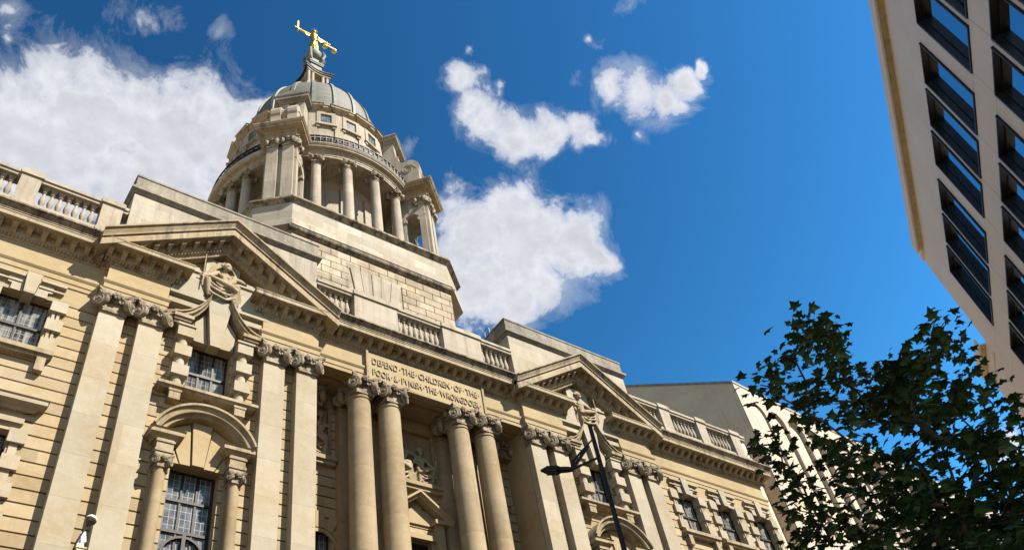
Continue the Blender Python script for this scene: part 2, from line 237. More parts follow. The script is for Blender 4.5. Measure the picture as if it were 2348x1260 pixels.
# ------------------------------------------------------------------ mesh builder
class MB:
    def __init__(s): s.v = []; s.f = []
    def add(s, vs, fs):
        o = len(s.v); s.v += [tuple(p) for p in vs]; s.f += [tuple(i+o for i in f) for f in fs]; return s
    def box(s, x0, x1, y0, y1, z0, z1):
        return s.add([(x0,y0,z0),(x1,y0,z0),(x1,y1,z0),(x0,y1,z0),(x0,y0,z1),(x1,y0,z1),(x1,y1,z1),(x0,y1,z1)],
              [(0,3,2,1),(4,5,6,7),(0,1,5,4),(1,2,6,5),(2,3,7,6),(3,0,4,7)])
    def obox(s, c, u, v, w):     # centre and three half-vectors
        c, u, v, w = map(Vector, (c, u, v, w)); P = []
        for k in (-1, 1):
            for i, j in ((-1,-1),(1,-1),(1,1),(-1,1)): P.append(c+u*i+v*j+w*k)
        return s.add(P, [(0,3,2,1),(4,5,6,7),(0,1,5,4),(1,2,6,5),(2,3,7,6),(3,0,4,7)])
    def prism_y(s, poly, y0, y1):   # poly of (x,z), seen from the front counter-clockwise or not
        n = len(poly)
        return s.add([(x,y0,z) for x,z in poly]+[(x,y1,z) for x,z in poly], [tuple(range(n)), tuple(range(2*n-1,n-1,-1))]+[(i,i+n,(i+1)%n+n,(i+1)%n) for i in range(n)])
    def prism_z(s, poly, z0, z1):
        n = len(poly)
        return s.add([(x,y,z0) for x,y in poly]+[(x,y,z1) for x,y in poly], [tuple(range(n-1,-1,-1)), tuple(range(n,2*n))]+[(i,(i+1)%n,(i+1)%n+n,i+n) for i in range(n)])
    def prism_x(s, poly, x0, x1):   # poly of (y,z)
        n = len(poly)
        return s.add([(x0,y,z) for y,z in poly]+[(x1,y,z) for y,z in poly], [tuple(range(n)), tuple(range(2*n-1,n-1,-1))]+[(i,i+n,(i+1)%n+n,(i+1)%n) for i in range(n)])
    def sweep(s, path, prof, closed=False):   # plan path (x,y), profile (outward, z); outward = right of travel
        n = len(path); m = len(prof); V = []
        for i in range(n):
            p = Vector(path[i])
            a = Vector(path[i-1]) if (i or closed) else None
            b = Vector(path[(i+1) % n]) if (i < n-1 or closed) else None
            d1 = (p-a).normalized() if a is not None else None; d2 = (b-p).normalized() if b is not None else None
            if d1 is None: d1 = d2
            if d2 is None: d2 = d1
            n1 = Vector((d1.y, -d1.x)); n2 = Vector((d2.y, -d2.x)); mt = n1+n2
            mt = mt/max(.2, (1+n1.dot(n2)))
            for d, z in prof: V.append((p.x+mt.x*d, p.y+mt.y*d, z))
        F = []
        for i in range(n if closed else n-1):
            j = (i+1) % n
            for k in range(m): F.append((i*m+k, j*m+k, j*m+(k+1) % m, i*m+(k+1) % m))
        if not closed: F += [tuple(range(m-1, -1, -1)), tuple((n-1)*m+k for k in range(m))]
        return s.add(V, F)
    def sweep_xz(s, path, prof, yf):     # front-view path (x,z), profile (outward d, dz) with face plane y = yf
        n = len(path); m = len(prof); V = [(x, yf-d, z+h) for x, z in path for d, h in prof]
        F = [(i*m+k, (i+1)*m+k, (i+1)*m+(k+1) % m, i*m+(k+1) % m) for i in range(n-1) for k in range(m)]
        return s.add(V, F+[tuple(range(m-1,-1,-1)), tuple((n-1)*m+k for k in range(m))])
    def arc_xz(s, cx, cz, a0, a1, n, prof, yf):     # profile (outward d, radius)
        m = len(prof); V = []
        for i in range(n+1):
            a = a0+(a1-a0)*i/n
            V += [(cx+r*math.cos(a), yf-d, cz+r*math.sin(a)) for d, r in prof]
        F = [(i*m+k, (i+1)*m+k, (i+1)*m+(k+1) % m, i*m+(k+1) % m) for i in range(n) for k in range(m)]
        return s.add(V, F+[tuple(range(m-1,-1,-1)), tuple(n*m+k for k in range(m))])
    def lathe(s, prof, c=(0,0,0), n=20, rot=None):
        m = len(prof); V = []
        for i in range(n):
            a = 2*PI*i/n
            for r, z in prof:
                p = Vector((r*math.cos(a), r*math.sin(a), z))
                if rot is not None: p = rot @ p
                V.append((c[0]+p.x, c[1]+p.y, c[2]+p.z))
        F = [(i*m+k, ((i+1) % n)*m+k, ((i+1) % n)*m+k+1, i*m+k+1) for i in range(n) for k in range(m-1)]
        F += [tuple(i*m for i in range(n-1,-1,-1)), tuple(i*m+m-1 for i in range(n))]
        return s.add(V, F)
    def ball(s, c, r, n=10, sc=(1,1,1), rot=None):
        k = max(4, n//2); V = []; F = []
        for j in range(k+1):
            t = PI*j/k
            for i in range(n):
                a = 2*PI*i/n; p = Vector((r*sc[0]*math.sin(t)*math.cos(a), r*sc[1]*math.sin(t)*math.sin(a), r*sc[2]*math.cos(t)))
                if rot is not None: p = rot @ p
                V.append((c[0]+p.x, c[1]+p.y, c[2]+p.z))
        for j in range(k):
            for i in range(n): F.append((j*n+i, (j+1)*n+i, (j+1)*n+(i+1) % n, j*n+(i+1) % n))
        return s.add(V, F)
    def tube(s, pts, rs, n=8):
        pts = [Vector(p) for p in pts]
        if isinstance(rs, (int, float)): rs = [rs]*len(pts)
        V = []; F = []; up = None
        for i, p in enumerate(pts):
            d = (pts[min(i+1, len(pts)-1)]-pts[max(i-1, 0)]).normalized()
            if up is None: up = d.orthogonal().normalized()
            up = (up-d*up.dot(d)).normalized(); w = d.cross(up)
            V += [p+(up*math.cos(2*PI*k/n)+w*math.sin(2*PI*k/n))*rs[i] for k in range(n)]
        for i in range(len(pts)-1):
            for k in range(n): F.append((i*n+k, i*n+(k+1) % n, (i+1)*n+(k+1) % n, (i+1)*n+k))
        F += [tuple(range(n-1,-1,-1)), tuple((len(pts)-1)*n+k for k in range(n))]
        return s.add(V, F)
    def xf(s, fn): s.v = [tuple(fn(Vector(p))) for p in s.v]; return s
    def join(s, o, fn=None): return s.add([fn(Vector(p)) for p in o.v] if fn else o.v, o.f)
WL = {}      # world location of every object
def obj(name, mb, mat, parent=None, loc=(0,0,0), smooth=False, me=None, label=None):
    loc = Vector(loc)
    if me is None:
        me = bpy.data.meshes.new(name); me.from_pydata([tuple(v) for v in mb.v], [], mb.f); me.update()
        bm = bmesh.new(); bm.from_mesh(me); bmesh.ops.recalc_face_normals(bm, faces=bm.faces); bm.to_mesh(me); bm.free()
        if mat is not None: me.materials.append(mat)
        if smooth:
            for p in me.polygons: p.use_smooth = True
            try: me.set_sharp_from_angle(angle=rad(38))
            except Exception: pass
    o = bpy.data.objects.new(name, me); COL.objects.link(o)
    if parent is not None:
        o.parent = parent; o.location = loc-WL[parent.name]
    else: o.location = loc
    WL[o.name] = loc
    if label: o['label'] = label
    return o
def built(name, mb, mat, parent, org, **kw):      # mb in world coordinates, origin moved to org
    org = Vector(org); mb.xf(lambda p: p-org); return obj(name, mb, mat, parent, org, **kw)
def again(o, loc, parent=None, rotz=0, label=None):   # copy of a part at a new place, sharing its mesh
    c = o.copy(); COL.objects.link(c); loc = Vector(loc)
    if parent is not None: c.parent = parent; c.location = loc-WL[parent.name]
    else: c.location = loc
    c.rotation_euler.z = rotz; WL[c.name] = loc
    return c
def thing(name, label, cat, loc, group=None):
    o = bpy.data.objects.new(name, None); COL.objects.link(o); o.location = loc; o.empty_display_size = .5
    o['label'] = label; o['category'] = cat
    if group: o['group'] = group
    WL[o.name] = Vector(loc); return o
def setting(name, mb, mat):
    o = obj(name, mb, mat); o['kind'] = 'structure'; return o
# ------------------------------------------------------------------ ground
GZ = -1.6
setting('ground', MB().box(-400, 400, -400, 400, GZ-1, GZ-.15), M['paving'])
setting('road', MB().box(-120, 150, -22.6, -5.2, GZ-.14, GZ-.12).xf(lambda p: p), M['asphalt'])
setting('pavement', MB().box(-120, 150, -5.2, .6, GZ-.14, GZ+.0).box(-120, 150, -40, -22.6, GZ-.14, GZ+.0), M['paving'])
mk = MB()
for y in (-5.55, -22.25): mk.box(-110, 140, y-.05, y+.05, GZ-.119, GZ-.115)
setting('road_markings', mk, M['paint'])
# ------------------------------------------------------------------ courthouse
CH = thing('courthouse', 'long domed stone courthouse with carved pediments and columned entrance', 'courthouse', (0, 0, GZ))
Z0 = 20.05; HC = .4
PA = 8.35                                   # pavilion centre
def cells(x0, x1, z0, z1, ops):
    zs = sorted({z0, z1} | {z for o in ops for z in (o[2], o[3]) if z0 < z < z1}); out = []
    for a, b in zip(zs[:-1], zs[1:]):
        iv = [(x0, x1)]
        for o in ops:
            if o[2] < b-1e-6 and o[3] > a+1e-6:
                iv = [q for l, r in iv for q in ((l, min(r, o[0])), (max(l, o[1]), r)) if q[1]-q[0] > 1e-6]
        out += [(l, r, a, b) for l, r in iv]
    return out
def rust(mb, x0, x1, z0, z1, ops, y=0.0, th=.5, h=HC, zr=Z0, gap=.05):
    for l, r, a, b in cells(x0, x1, z0, z1, ops): mb.box(l, r, y+.085, y+th, a, b)
    k = math.ceil((zr-z1)/h-1e-6)-1
    z = zr-k*h
    while z > z0+.01:
        t = min(z, z1); bt = max(z-h+gap, z0)
        if t-bt > .02:
            for l, r, a, b in cells(x0, x1, bt, t, ops): mb.box(l, r, y, y+.087, a, b)
        z -= h
WINGX = [13.94, 16.52, 19.1]
LEFTX = [-13.94, -16.52, -19.1, -21.7]
ops = []
for xc in WINGX+LEFTX: ops += [(xc-.72, xc+.72, 18.05, 20.05), (xc-.72, xc+.72, 11.6, 15.3), (xc-.72, xc+.72, 5.2, 9)]
for s in (-1, 1): ops += [(s*PA-.68, s*PA+.68, 18.05, 20.15), (s*PA-.72, s*PA+.72, 8.0, 15.4)]
w = MB()
for a, b in ((-24, -4.7), (4.7, 20.35)): rust(w, a, b, 2.0, 20.25, ops)
built('wall', w, M['wall'], CH, (0, 0, GZ))
w = MB()                                    # smooth zone above the joints
for a, b in ((-24, -12.0), (12.0, 20.35)): w.box(a, b, .012, .5, 20.25, 21.0)
for s in (-1, 1):
    w.box(s*PA-3.66, s*PA+3.66, .02, .5, 20.25, 22.2)
    w.prism_y([(s*PA-3.9, 22.2), (s*PA+3.9, 22.2), (s*PA, 25.0)], .03, .6)
    w.box(s*4.7-.03, s*4.7+.03, -.02, 1.4, 2, 20.9)
for a, b in ((-24, -4.7), (4.7, 20.4)):
    w.box(a, b, -.12, .52, GZ, 2.0); w.box(a, b, -.2, .02, 1.8, 2.1)
built('wall_band', w, M['frieze'], CH, (0, 0, GZ))
w = MB()
for a, b in ((-24, -4.72), (4.72, 20.3)): w.box(a, b, .51, 18, GZ, 23.0)
w.box(-4.71, 4.71, 1.7, 18, GZ, 23.0)
built('roof', w, M['lead'], CH, (0, 9, GZ))
# ---- portico recess
RY = 1.3
w = MB()
rust(w, -4.66, 4.66, GZ, 20.3, [(-1.12, 1.12, 17.85, 20.35), (-.55, .55, GZ, 15.6), (-4.2, -3.3, 17.95, 20.35), (3.3, 4.2, 17.95, 20.35), (-4.15, -3.35, 8, 15.2), (3.35, 4.15, 8, 15.2)], y=RY, th=.4)
w.box(-4.66, 4.66, RY+.02, RY+.4, 20.3, 21)
w.box(-4.9, 4.9, -.6, RY+.4, GZ, GZ+.5)
built('recess_wall', w, M['wall'], CH, (0, RY, GZ))
w = MB()
w.box(-4.68, 4.68, .42, RY+.3, 20.88, 21.3)                       # soffit behind the front beam
for x in (-4.1, -2.15, 0, 2.15, 4.1): w.box(x-.25 if abs(x) > 1 else x-.9, x+.25 if abs(x) > 1 else x+.9, .5, RY-.1, 20.80, 20.884)
built('portico_ceiling', w, M['column'], CH, (0, .8, 20.9))
w = MB()
for x in (-2.78, -1.54, 1.54, 2.78): w.box(x-.38, x+.38, RY-.32, RY+.06, GZ+.5, 20.06)
for x in (-2.78, -1.54, 1.54, 2.78): w.box(x-.5, x+.5, RY-.38, RY+.03, 20.6, 20.87)
rear = built('rear_pilasters', w, M['column'], CH, (0, RY, GZ))
# ---- ionic capital with corner volutes (shared by pilasters, columns and, scaled, the tower)
def capital(hw, depth, full=False):
    m = MB(); yb = depth
    m.box(-hw-.05, hw+.05, -.05, yb, 0, .07); m.box(-hw-.02, hw+.02, -.02, yb, .07, .13)
    m.box(-hw+.02, hw-.02, .02, yb, .13, .62)
    m.box(-hw-.06, hw+.06, -.07, yb, .42, .52)                       # egg moulding
    for i in range(7):
        x = -hw+.04+(2*hw-.08)*i/6; m.ball((x, -.07, .47), .055, 6, (1, .8, 1.1))
    # concave abacus with horns
    def ab(o, z0, z1):
        P = []
        for i in range(9):
            t = i/8; x = -hw-.2-o+(2*hw+.4+2*o)*t; P.append((x, -.24-o+.2*math.sin(PI*t)))
        if full:
            P += [(hw+.2+o-.18*math.sin(PI*i/8), -.24-o+(yb+.48+2*o)*i/8) for i in range(1, 9)]
            P += [(hw+.2+o-(2*hw+.4+2*o)*i/8, yb+.24+o-.2*math.sin(PI*i/8)) for i in range(1, 9)]
            P += [(-hw-.2-o+.18*math.sin(PI*i/8), yb+.24+o-(yb+.48+2*o)*i/8) for i in range(1, 8)]
        else: P += [(hw+.2+o, yb), (-hw-.2-o, yb)]
        m.prism_z(P, z0, z1)
    ab(-.03, .60, .68); ab(.02, .68, .78)
    def volute(cx, cy, ang):
        R = Matrix.Rotation(ang, 3, 'Z') @ Matrix.Rotation(PI/2, 3, 'X')       # disc axis towards -Y turned by ang
        c = Vector((cx, cy, .33))
        m.lathe([(.17, -.085), (.235, -.085), (.25, -.06), (.25, .06), (.235, .085), (.17, .085)], c, 16, R)
        P = []                                                                      # raised spiral on the face
        for sg in (-1, 1):
            P = []
            for i in range(34):
                a = i*.42; r = .225*math.exp(-.115*a)
                p = R @ Vector((r*math.cos(a+1.2), r*math.sin(a+1.2)*1, .085*sg)); P.append(c+p)
            m.tube(P, [.032-.0005*i for i in range(34)], 5)
            m.ball(c+R @ Vector((0, 0, .09*sg)), .06, 8)
        m.tube([c+Vector((0, 0, .2))+(R @ Vector((-.1, 0, 0)))*0, c+Vector((0, 0, .36))], [.09, .12], 6)
    q = .7071
    volute(-hw-.06, -.10, -PI/4); volute(hw+.06, -.10, PI/4)
    if full: volute(-hw-.06, yb+.10, PI/4); volute(hw+.06, yb+.10, -PI/4)
    spots = [(0, -.13)]+([(0, yb+.13), (-hw-.1, yb/2), (hw+.1, yb/2)] if full else [])
    for x, y in spots:
        m.ball((x, y, .62), .12, 8)
        for i in range(6):
            a = i*PI/3; m.ball((x+.1*math.cos(a), y-.03, .62+.1*math.sin(a)), .06, 6)
    # swags from the volutes to the middle
    for sg in (-1, 1):
        m.tube([(sg*(hw+.02), -.12, .52), (sg*hw*.6, -.1, .60), (sg*hw*.25, -.12, .64)], [.05, .045, .04], 6)
    return m
CZ = 20.02                                        # top of the shafts
cap_p = None; pil0 = None; capo = None
PILX = [s*PA+k for s in (-1, 1) for k in (-3.26, -2.07, 2.07, 3.26)]
pm = MB()
pm.box(-.381, .381, 0, .36, .6, 21.5-.02); pm.box(-.46, .46, -.07, .36, GZ*0, .5); pm.box(-.43, .43, -.04, .36, .5, .62)
pm.box(-.36, .36, .02, .36, 21.48, 21.62)
PB = CZ-21.6
for i, x in enumerate(PILX):
    if i == 0:
        pil0 = obj('pilaster', pm, M['ashlar'], CH, (x, -.335, PB)); p = pil0
        capo = obj('capital', capital(.37, .36), M['capital'], p, (x, -.335, CZ), smooth=True)
    else:
        p = again(pil0, (x, -.335, PB), CH); again(capo, (x, -.335, CZ), p)
COLX = [-2.78, -1.54, 1.54, 2.78]; col0 = None
prof = [(.58, 0), (.58, .3), (.54, .32), (.56, .45), (.50, .55), (.485, .7)]
for i in range(1, 13):
    t = i/12; prof.append((.485-.075*t**1.8, .7+20.75*t))
prof += [(.44, 21.46), (.44, 21.54), (.40, 21.56), (.40, 21.62)]
for i, x in enumerate(COLX):
    if col0 is None:
        col0 = obj('column', MB().lathe(prof, (0, 0, 0), 32), M['column'], CH, (x, .2, PB), smooth=True); p = col0
        capc = obj('capital', capital(.37, .78, True).xf(lambda p: p-Vector((0, .39, 0))), M['capital'], p, (x, .2, CZ), smooth=True)
    else:
        p = again(col0, (x, .2, PB), CH); again(capc, (x, .2, CZ), p)
for x in (-2.78, -1.54, 1.54, 2.78, -4.25, 4.25): again(capo, (x, RY-.32, CZ), rear)
# ---- main entablature
FW, FP, FC = 0.0, -.35, -.17
def y_path():
    L = [(-24, FW), (-12.03, FW), (-12.03, FP), (-10.08, FP), (-10.08, .06)]
    R_ = [(-6.79, .06), (-6.79, FP), (-4.67, FP), (-4.67, FC), (4.67, FC), (4.67, FP), (6.79, FP), (6.79, .06)]
    R2 = [(10.08, .06), (10.08, FP), (12.03, FP), (12.03, FW), (20.32, FW), (20.32, 3)]
    return [L, R_, R2]
arch = [(-.5, 20.82), (.02, 20.82), (.02, 20.98), (.045, 20.99), (.045, 21.18), (.06, 21.19), (.10, 21.26), (.10, 21.34), (.02, 21.37), (-.5, 21.37)]
arch_in = [(-.05 if d < -.1 else d, z) for d, z in arch]
frz = [(-.5, 21.371), (0, 21.371), (0, 22.08), (-.5, 22.08)]
bed = [(-.5, 22.081), (.02, 22.081), (.05, 22.14), (.05, 22.17), (.12, 22.26), (.14, 22.30), (.14, 22.52), (-.5, 22.52)]
cor = [(-.3, 22.521), (.52, 22.521), (.52, 22.545), (.54, 22.545), (.54, 22.70), (.56, 22.71), (.56, 22.75), (-.3, 22.75)]
cyma = [(-.3, 22.751), (.50, 22.751), (.50, 22.79), (.56, 22.80), (.56, 22.84), (.58, 22.89), (.63, 22.95), (.65, 22.985), (.65, 23.0), (.71, 23.01), (.71, 23.08), (-.3, 23.1)]
wa_, wf, wc, WD = MB(), MB(), MB(), []
for pth in y_path():
    wa_.sweep(pth, arch); wf.sweep(pth, frz); wc.sweep(pth, bed); wc.sweep(pth, cor)
for seg in ([(-24, FW), (-12.03, FW)], [(-4.67+.3, FC), (4.67-.3, FC)], [(12.03, FW), (20.32, FW), (20.32, 3)]): WD.append(MB().sweep(seg, cyma))
# modillions and the leaf row beneath them
def modill(mb, orn, x, yf, zb=22.32, sl=0.0, z=0.0):
    f = lambda p: Vector((p.x+x, p.y+yf, p.z+z+sl*p.x))
    q = MB().box(-.085, .085, -.41, -.13, zb+.09, zb+.2).prism_x([(-.13, zb-.06), (-.13, zb+.09), (-.38, zb+.09), (-.30, zb+.03)], -.075, .075)
    q.box(-.10, .10, -.43, -.13, zb+.165, zb+.203)
    mb.join(q, f)
    for dx in (-.16, -.053, .053, .16):
        q = MB().ball((dx, -.075, zb-.11), .055, 6, (.75, 1.1, 1.7)); orn.join(q, f)
    q = MB().ball((.215, -.28, zb+.19), .06, 6, (1, 1, .5)); orn.join(q, f)
def row(mb, orn, a, b, yf, step=.43):
    n = max(1, round((b-a)/step)); st = (b-a)/n
    for i in range(n): modill(mb, orn, a+st*(i+.5), yf)
mo, orn = MB(), MB()
for a, b, yf in ((-22, -12.15, FW), (-12.4, -9.75, FP), (-7.15, -4.6, FP), (-4.5, 4.5, FC), (4.6, 7.15, FP), (9.75, 12.4, FP), (12.15, 20.7, FW)): row(mo, orn, a, b, yf)
built('architrave', wa_, M['frieze'], CH, (0, 0, 20.8)); built('frieze', wf, M['frieze'], CH, (0, 0, 21.4))
wc.join(mo); wc.join(orn); ec = built('cornice', wc, M['trim'], CH, (0, 0, 22.1))
for wd in WD: built('gutter_moulding', wd, M['sooty'], ec, (0, 0, 22.8))

# ---- inscription over the entrance
IP = MB().box(-2.62, 2.62, FC-.12, FC+.1, 20.80, 22.078)
ip = built('inscription_panel', IP, M['frieze'], CH, (0, FC, 20.8))
IB = MB()
for s in (-1, 1): IB.box(s*2.66-.05, s*2.66+.05, FC-.17, FC+.1, 20.81, 22.45)
IB.box(-2.62, 2.62, FC-.15, FC+.1, 20.70, 20.80)
built('panel_border', IB, M['trim'], ip, (0, FC, 20.8))
def lettering(body, x0, x1, zb, h, y):
    fc = bpy.data.curves.new('lettering', 'FONT'); fc.body = body; fc.extrude = .022; fc.offset = .003; fc.space_character = 1.0; fc.space_word = .55; fc.resolution_u = 3
    t = bpy.data.objects.new('lettering_curve', fc); COL.objects.link(t); bpy.context.view_layer.update()
    me = bpy.data.meshes.new_from_object(t.evaluated_get(bpy.context.evaluated_depsgraph_get())); bpy.data.objects.remove(t, do_unlink=True)
    xs = [v.co.x for v in me.vertices]; ys = [v.co.y for v in me.vertices]
    sx = (x1-x0)/(max(xs)-min(xs)); sz = h/(max(ys)-min(ys)); ax = min(xs); az = min(ys)
    for v in me.vertices:
        c = v.co.copy(); v.co = Vector(((c.x-ax)*sx, -c.z, (c.y-az)*sz))
    me.materials.append(M['carved']); return obj('lettering', None, None, ip, (x0, y, zb), me=me)
lettering('DEFEND \u00b7 THE \u00b7 CHILDREN \u00b7 OF \u00b7 THE \u00b7', -2.44, 2.46, 21.52, .31, FC-.14)
lettering('POOR \u00b7 & \u00b7 PVNISH \u00b7 THE \u00b7 WRONGDOER \u00b7', -2.44, 2.46, 20.99, .31, FC-.14)
# ---- balustrades
def balu():
    return MB().box(-.10, .10, -.10, .10, 0, .10).lathe([(.07, .10), (.09, .13), (.05, .18), (.07, .25), (.105, .38), (.095, .50), (.055, .72), (.05, .82), (.085, .85), (.06, .90), (.085, .95), (.085, 1.0)], (0, 0, 0), 10).box(-.095, .095, -.095, .095, .99, 1.08)
BM = balu(); bal0 = None
def balustrade(x0, x1, dies, bays, parent, yc=-.02):
    global bal0
    w = MB(); w.box(x0, x1, yc-.24, yc+.24, 23.02, 23.62); w.box(x0, x1, yc-.20, yc+.20, 23.61, 23.76)
    w.box(x0, x1, yc-.22, yc+.22, 24.84, 24.98); w.box(x0, x1, yc-.27, yc+.27, 24.97, 25.10)
    for a, b in dies:
        w.box(a, b, yc-.26, yc+.26, 23.6, 24.99); w.box(a-.03, b+.03, yc-.29, yc+.29, 23.03, 23.72)
        w.box(a-.05, b+.05, yc-.32, yc+.32, 24.96, 25.16); w.box(a-.02, b+.02, yc-.28, yc+.28, 25.155, 25.24)
    B = built('balustrade', w, M['upper'], parent, ((x0+x1)/2, yc, 23.02))
    for a, b, n in bays:
        st = (b-a)/n
        for i in range(n):
            p = (a+st*(i+.5), yc, 23.76)
            if bal0 is None: bal0 = obj('baluster', BM, M['upper'], B, p, smooth=True)
            else: again(bal0, p, B)
balustrade(-24, -11.9, [(-12.76, -12.08), (-15.32, -14.7), (-17.9, -17.27), (-20.5, -19.84)], [(-14.62, -12.84, 7), (-17.2, -15.4, 7), (-19.8, -17.95, 7)], CH)
balustrade(-4.72, 4.72, [(-3.12, -1.15), (1.05, 3.0)], [(-4.66, -3.2, 6), (-1.08, .98, 8), (3.08, 4.6, 6)], CH, yc=-.06)
balustrade(11.9, 20.35, [(13.88, 14.58), (16.57, 17.22), (19.16, 19.85)], [(12.05, 13.82, 7), (14.66, 16.5, 7), (17.3, 19.1, 7)], CH)
# ---- attic blocks
for s in (-1, 1):
    a, b = sorted((s*4.73, s*11.87)); w = MB()
    c = s*PA; ap = 25.72-.55
    P = [(a, 23.0), (c-3.6, 23.0), (c-3.3, ap-3.3*.664), (c, ap), (c+3.3, ap-3.3*.664), (c+3.6, 23.0), (b, 23.0), (b, 26.1), (a, 26.1)]
    w.prism_y(P, -.27, .62); w.box(a, b, .621, 4.2, 23.0, 26.1)
    A = built('attic', w, M['upper'], CH, ((a+b)/2, 0, 23))
    w = MB(); w.sweep([(a, 4.2), (a, -.27), (b, -.27), (b, 4.2)], [(-.3, 26.08), (.04, 26.08), (.06, 26.16), (.16, 26.22), (.16, 26.34), (-.3, 26.34)])
    w.box(a-.04, b+.04, -.31, 4.15, 26.335, 27.02); w.box(a-.07, b+.07, -.34, 4.18, 27.015, 27.10)
    built('attic_coping', w, M['weathered'], A, ((a+b)/2, 0, 26.1))
w = MB()      # hooped handrail of the roof ladder
for dx in (0, .42):
    x = 4.95+dx
    w.tube([(x, 1.1, 26.6), (x, 1.1, 27.7)]+[(x, 1.1+.18-.18*math.cos(t), 27.7+.22*math.sin(t)) for t in [PI*i/8 for i in range(1, 9)]]+[(x, 1.46, 27.0)], .025, 6)
for z in (26.9, 27.3): w.tube([(4.95, 1.1, z), (5.37, 1.1, z)], .018, 6)
built('roof_ladder', w, M['lead'], CH, (5.1, 1.2, 26.6))
# ---- pediments of the pavilions
SL = .664
rk_cy = [(-.3, -.40), (.53, -.40), (.53, -.345), (.60, -.33), (.60, -.285), (.62, -.23), (.66, -.15), (.68, -.09), (.68, -.07), (.75, -.055), (.75, .02), (-.3, .04)]
rk_co = [(-.3, -.70), (.52, -.70), (.56, -.69), (.56, -.46), (.55, -.42), (.55, -.401), (-.3, -.401)]
rk_bed = [(-.5, -1.24), (-.02, -1.24), (.0, -1.16), (.05, -1.12), (.12, -.99), (.14, -.93), (.14, -.701), (-.5, -.701)]
for s in (-1, 1):
    c = s*PA; w, wk, m2, o2 = MB(), MB(), MB(), MB()
    E = 4.22; ap = 25.72
    P = [(c-E, ap-E*SL), (c, ap), (c+E, ap-E*SL)]
    wk.sweep_xz(P, rk_cy, FP); w.sweep_xz(P, rk_co, FP)
    P2 = [(c-3.45, ap-3.45*SL), (c, ap), (c+3.45, ap-3.45*SL)]
    w.sweep_xz(P2, rk_bed, FP)
    for sd in (-1, 1):
        for i in range(8):
            u = sd*(.35+.43*i)
            modill(m2, o2, c+u, FP, zb=-.92, sl=-sd*SL, z=ap-abs(u)*SL)
    w.join(m2); w.join(o2); pd = built('pediment', w, M['trim'], CH, (c, FP, 22.9))
    built('raking_moulding', wk, M['trim'], pd, (c, FP, 23))
